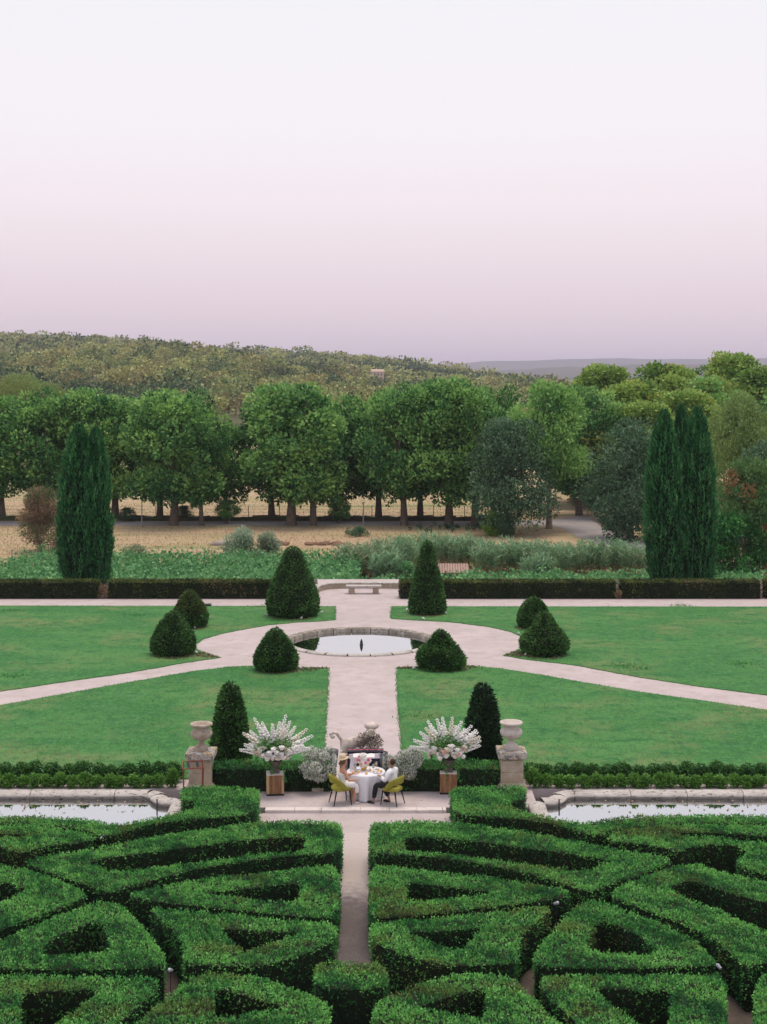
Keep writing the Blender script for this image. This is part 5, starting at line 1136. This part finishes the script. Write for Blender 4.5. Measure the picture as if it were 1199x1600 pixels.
def person(loc, rz, skin, label, sex, pose):
    e = empty('person', loc, rz, label, 'person'); k = .94 if sex == 'f' else 1.0; hz_ = .565
    s = Sk(); sh = .165 if sex == 'f' else .195; hd = pose['head']; lean = pose['lean']
    torso = s.chain([((0,0,hz_), (.15*k,.125)), ((.0+lean*.2,0,hz_+.14), (.125*k,.1)), ((lean*.5,0,hz_+.3), (.145*k,.105)), ((lean*.8,0,hz_+.42), (.15*k,.09)), ((lean,0,hz_+.475), (.06,.06)), ((lean+.01,0,hz_+.53), (.052,.052))])
    ch = torso-2
    hx, hzz = lean+.025, hz_+.625
    head = s.chain([((hx,0,hzz-.03), (.072,.078)), ((hx+.005,0,hzz+.045), (.085,.1)), ((hx-.005,0,hzz+.11), (.068,.08))], torso)
    s.chain([((hx+.105,0,hzz-.0), (.014,.016))], head-1)      # nose
    s.chain([((hx+.055,0,hzz-.085), (.03,.026))], head-2)      # chin
    for sg in (-1, 1):
        s.chain([((hx-.0,sg*.088,hzz+.01), (.014,.01))], head-1)  # ear
        sx_ = lean*.85
        el, wr = pose['arm'][0 if sg < 0 else 1]
        w_i = s.chain([((sx_,sg*sh,hz_+.40), .055*k), ((sx_+(el[0]-sx_)*.5, sg*(sh+(abs(el[1])-sh)*.5), hz_+.40+(el[2]-hz_-.40)*.5), .047*k), (el, .04*k), ((Vector(el)+Vector(wr))/2, .036*k), (wr, .024*k)], ch)
        hand(s, w_i, wr, Vector(wr)-Vector(el), -sg, (0,0,1))
        kn, an = pose['leg'][0 if sg < 0 else 1]
        s.chain([((.05,sg*.085,hz_-.03), .1*k), ((kn[0]*.55,kn[1]*.9,hz_-.03+(kn[2]-hz_+.03)*.5), .085*k), (kn, .062*k), ((Vector(kn)*.6+Vector(an)*.4), .058*k), (an, .034*k), ((an[0]+.03,an[1],.04), (.034,.03)), ((an[0]+.15,an[1],.03), (.036,.018))], 0)
    skinned('body', s.v, s.e, s.r, skin, e)
    # eyes and mouth
    for sg in (-1, 1): MB().ball((hx+.083,sg*.034,hzz+.03), .011, 8, 6).build('eye', mat('eye_dark', (.05,.035,.03), .3), e)
    MB().ball((hx+.093,0,hzz-.042), .017, 8, 5, sc=(.5,1.1,.35)).build('mouth', mat('lips', (.42,.15,.13), .5), e)
    return e, s, (hx, hzz), hz_, k
M_skf = mat('woman_skin', (.55,.27,.17), .55); M_skm = mat('tanned_skin', (.40,.19,.12), .55)  # plain skin colours, the woman's lighter than the man's
wpose = {'head': 0, 'lean': .07, 'arm': [((.15,-.26,.72),(.37,-.16,.70)), ((.2,.24,.74),(.42,.12,.80))], 'leg': [((.42,-.12,.54),(.33,-.13,.09)), ((.44,.11,.54),(.30,.09,.09))]}
w_, s, (hx, hzz), hz_, k = person((CL[0]-.0, CL[1], -.02), AL, M_skf, 'woman seated on the left in a white strapless dress and straw hat', 'f', wpose)
M_dress = mat('white_dress', (.74,.72,.72), .8, None, (25, .3, .01))
d_ = Sk(); a = d_.chain([((0,0,hz_-.0), (.172,.15)), ((.014,0,hz_+.14), (.135,.115)), ((.035,0,hz_+.3), (.152,.12)), ((.042,0,hz_+.345), (.15,.115))])
for sg in (-1, 1): d_.chain([((.08,sg*.09,hz_-.03), .115), ((.26,sg*.1,hz_-.02), .1), ((.43,sg*.11,hz_-.02), .085), ((.43,sg*.11,hz_-.18), .09), ((.42,sg*.11,hz_-.27), .088)], 0)
skinned('dress', d_.v, d_.e, d_.r, M_dress, w_)
M_hair = mat('brown_hair', (.1,.05,.025), .6, [(30,(.2,.12,.06),.4,.6)])
MB().ball((hx-.035,0,hzz+.035), .104, 14, 10, sc=(.92,.94,1.0)).build('hair', M_hair, w_); MB().ball((hx-.12,0,hzz-.03), .05, 10, 8).build('hair_bun', M_hair, w_)
mb = MB(); mb.lathe([(.175,.0),(.18,.006),(.12,.018),(.098,.04),(.092,.1),(.06,.125),(.001,.13)], (0,0,0), 32, mod=lambda i, a: 1+(.04*math.sin(2*a+1) if i < 2 else 0)); mb.build('straw_hat', mat('straw', (.66,.54,.4), .85, [(40,(.5,.36,.22),.45,.6)]), w_, (hx-.035,0,hzz+.105), (0,-.16,0))
mb = MB(); mb.lathe([(.1,.0),(.1,.035)], (0,0,0), 24, cap=False); mb.build('hat_band', mat('hat_band', (.25,.17,.06), .8), w_, (hx-.035,0,hzz+.12), (0,-.16,0))
for sg in (-1, 1): 
    an = wpose['leg'][0 if sg < 0 else 1][1]; MB().ball((an[0]+.09,an[1],.035), .05, 10, 6, sc=(2.2,.85,.6)).build('shoe', mat('white_shoe', (.6,.55,.55), .5), w_)
mpose = {'head': 0, 'lean': .02, 'arm': [((.06,-.28,.75),(.27,-.2,.72)), ((.08,.29,.74),(.32,.16,.80))], 'leg': [((.44,-.1,.57),(.18,-.12,.1)), ((.44,.2,.56),(.5,.23,.1))]}
# the man faces left: his left side (+y local, towards the camera) is the near one
m_, s, (hx, hzz), hz_, k = person((CR[0]+.02, CR[1], -.02), AR, M_skm, 'man seated on the right in a loose white shirt and black trousers', 'm', mpose)
M_shirt = mat('white_shirt', (.76,.75,.8), .85, None, (14, .5, .02)); M_trous = mat('black_trousers', (.014,.013,.015), .8)
d_ = Sk(); d_.chain([((-.02,0,hz_-.04), (.19,.17)), ((-.01,0,hz_+.14), (.17,.145)), ((.01,0,hz_+.3), (.18,.145)), ((.018,0,hz_+.42), (.165,.11)), ((.02,0,hz_+.49), (.075,.07))])
for sg in (-1, 1):
    el, wr = mpose['arm'][0 if sg < 0 else 1]; d_.chain([((.01,sg*.13,hz_+.41), .1), ((.02,sg*.2,hz_+.395), .088), ((.04,sg*.25,hz_+.3), .078), (el, .068), (Vector(el)*.45+Vector(wr)*.55, .06), (Vector(el)*.25+Vector(wr)*.75, .055)], 3)
skinned('shirt', d_.v, d_.e, d_.r, M_shirt, m_)
d_ = Sk(); d_.chain([((0,0,hz_-.02), (.15,.14))])
for sg in (-1, 1):
    kn, an = mpose['leg'][0 if sg < 0 else 1]; d_.chain([((.08,sg*.09,hz_-.03), .115), ((kn[0]*.6,kn[1]*.9,hz_-.01), .1), (kn, .082), (Vector(kn)*.55+Vector(an)*.45, .075), (Vector(kn)*.15+Vector(an)*.85, .062)], 0)
skinned('trousers', d_.v, d_.e, d_.r, M_trous, m_)
MB().ball((hx-.04,0,hzz+.03), .098, 16, 10, sc=(.85,.96,.95)).build('hair', mat('dark_hair', (.035,.022,.016), .6), m_)
for sg in (-1, 1):
    an = mpose['leg'][0 if sg < 0 else 1][1]; mb = MB(); mb.ball((an[0]+.09,an[1],.045), .055, 12, 8, sc=(2.3,.9,.75)); mb.build('shoe', mat('black_shoe', (.015,.015,.02), .4), m_)
    MB().tube([(hx+.075,sg*.015,hzz+.03),(hx+.075,sg*.06,hzz+.035),(hx+.0,sg*.09,hzz+.035)], .004, 5).build('glasses', mat('dark_metal'), m_)
# ------------------------------------------------------------------ haze
HZ = True
if HZ:
    mb = MB(); mb.box((0, 0, 98), (2*R0+400, 2*R0+400, 205)); o = mb.build('haze', []); o.data.materials.clear()
    m = bpy.data.materials.new('haze_air'); m.use_nodes = True; t = m.node_tree; t.nodes.clear(); oo = N(t, 'ShaderNodeOutputMaterial'); v = N(t, 'ShaderNodeVolumePrincipled')
    v.inputs['Color'].default_value = (.84,.80,1.0,1); v.inputs['Density'].default_value = 1.3e-4; v.inputs['Anisotropy'].default_value = 0.0
    t.links.new(v.outputs[0], oo.inputs['Volume']); o.data.materials.append(m); tag(o, kind='stuff')
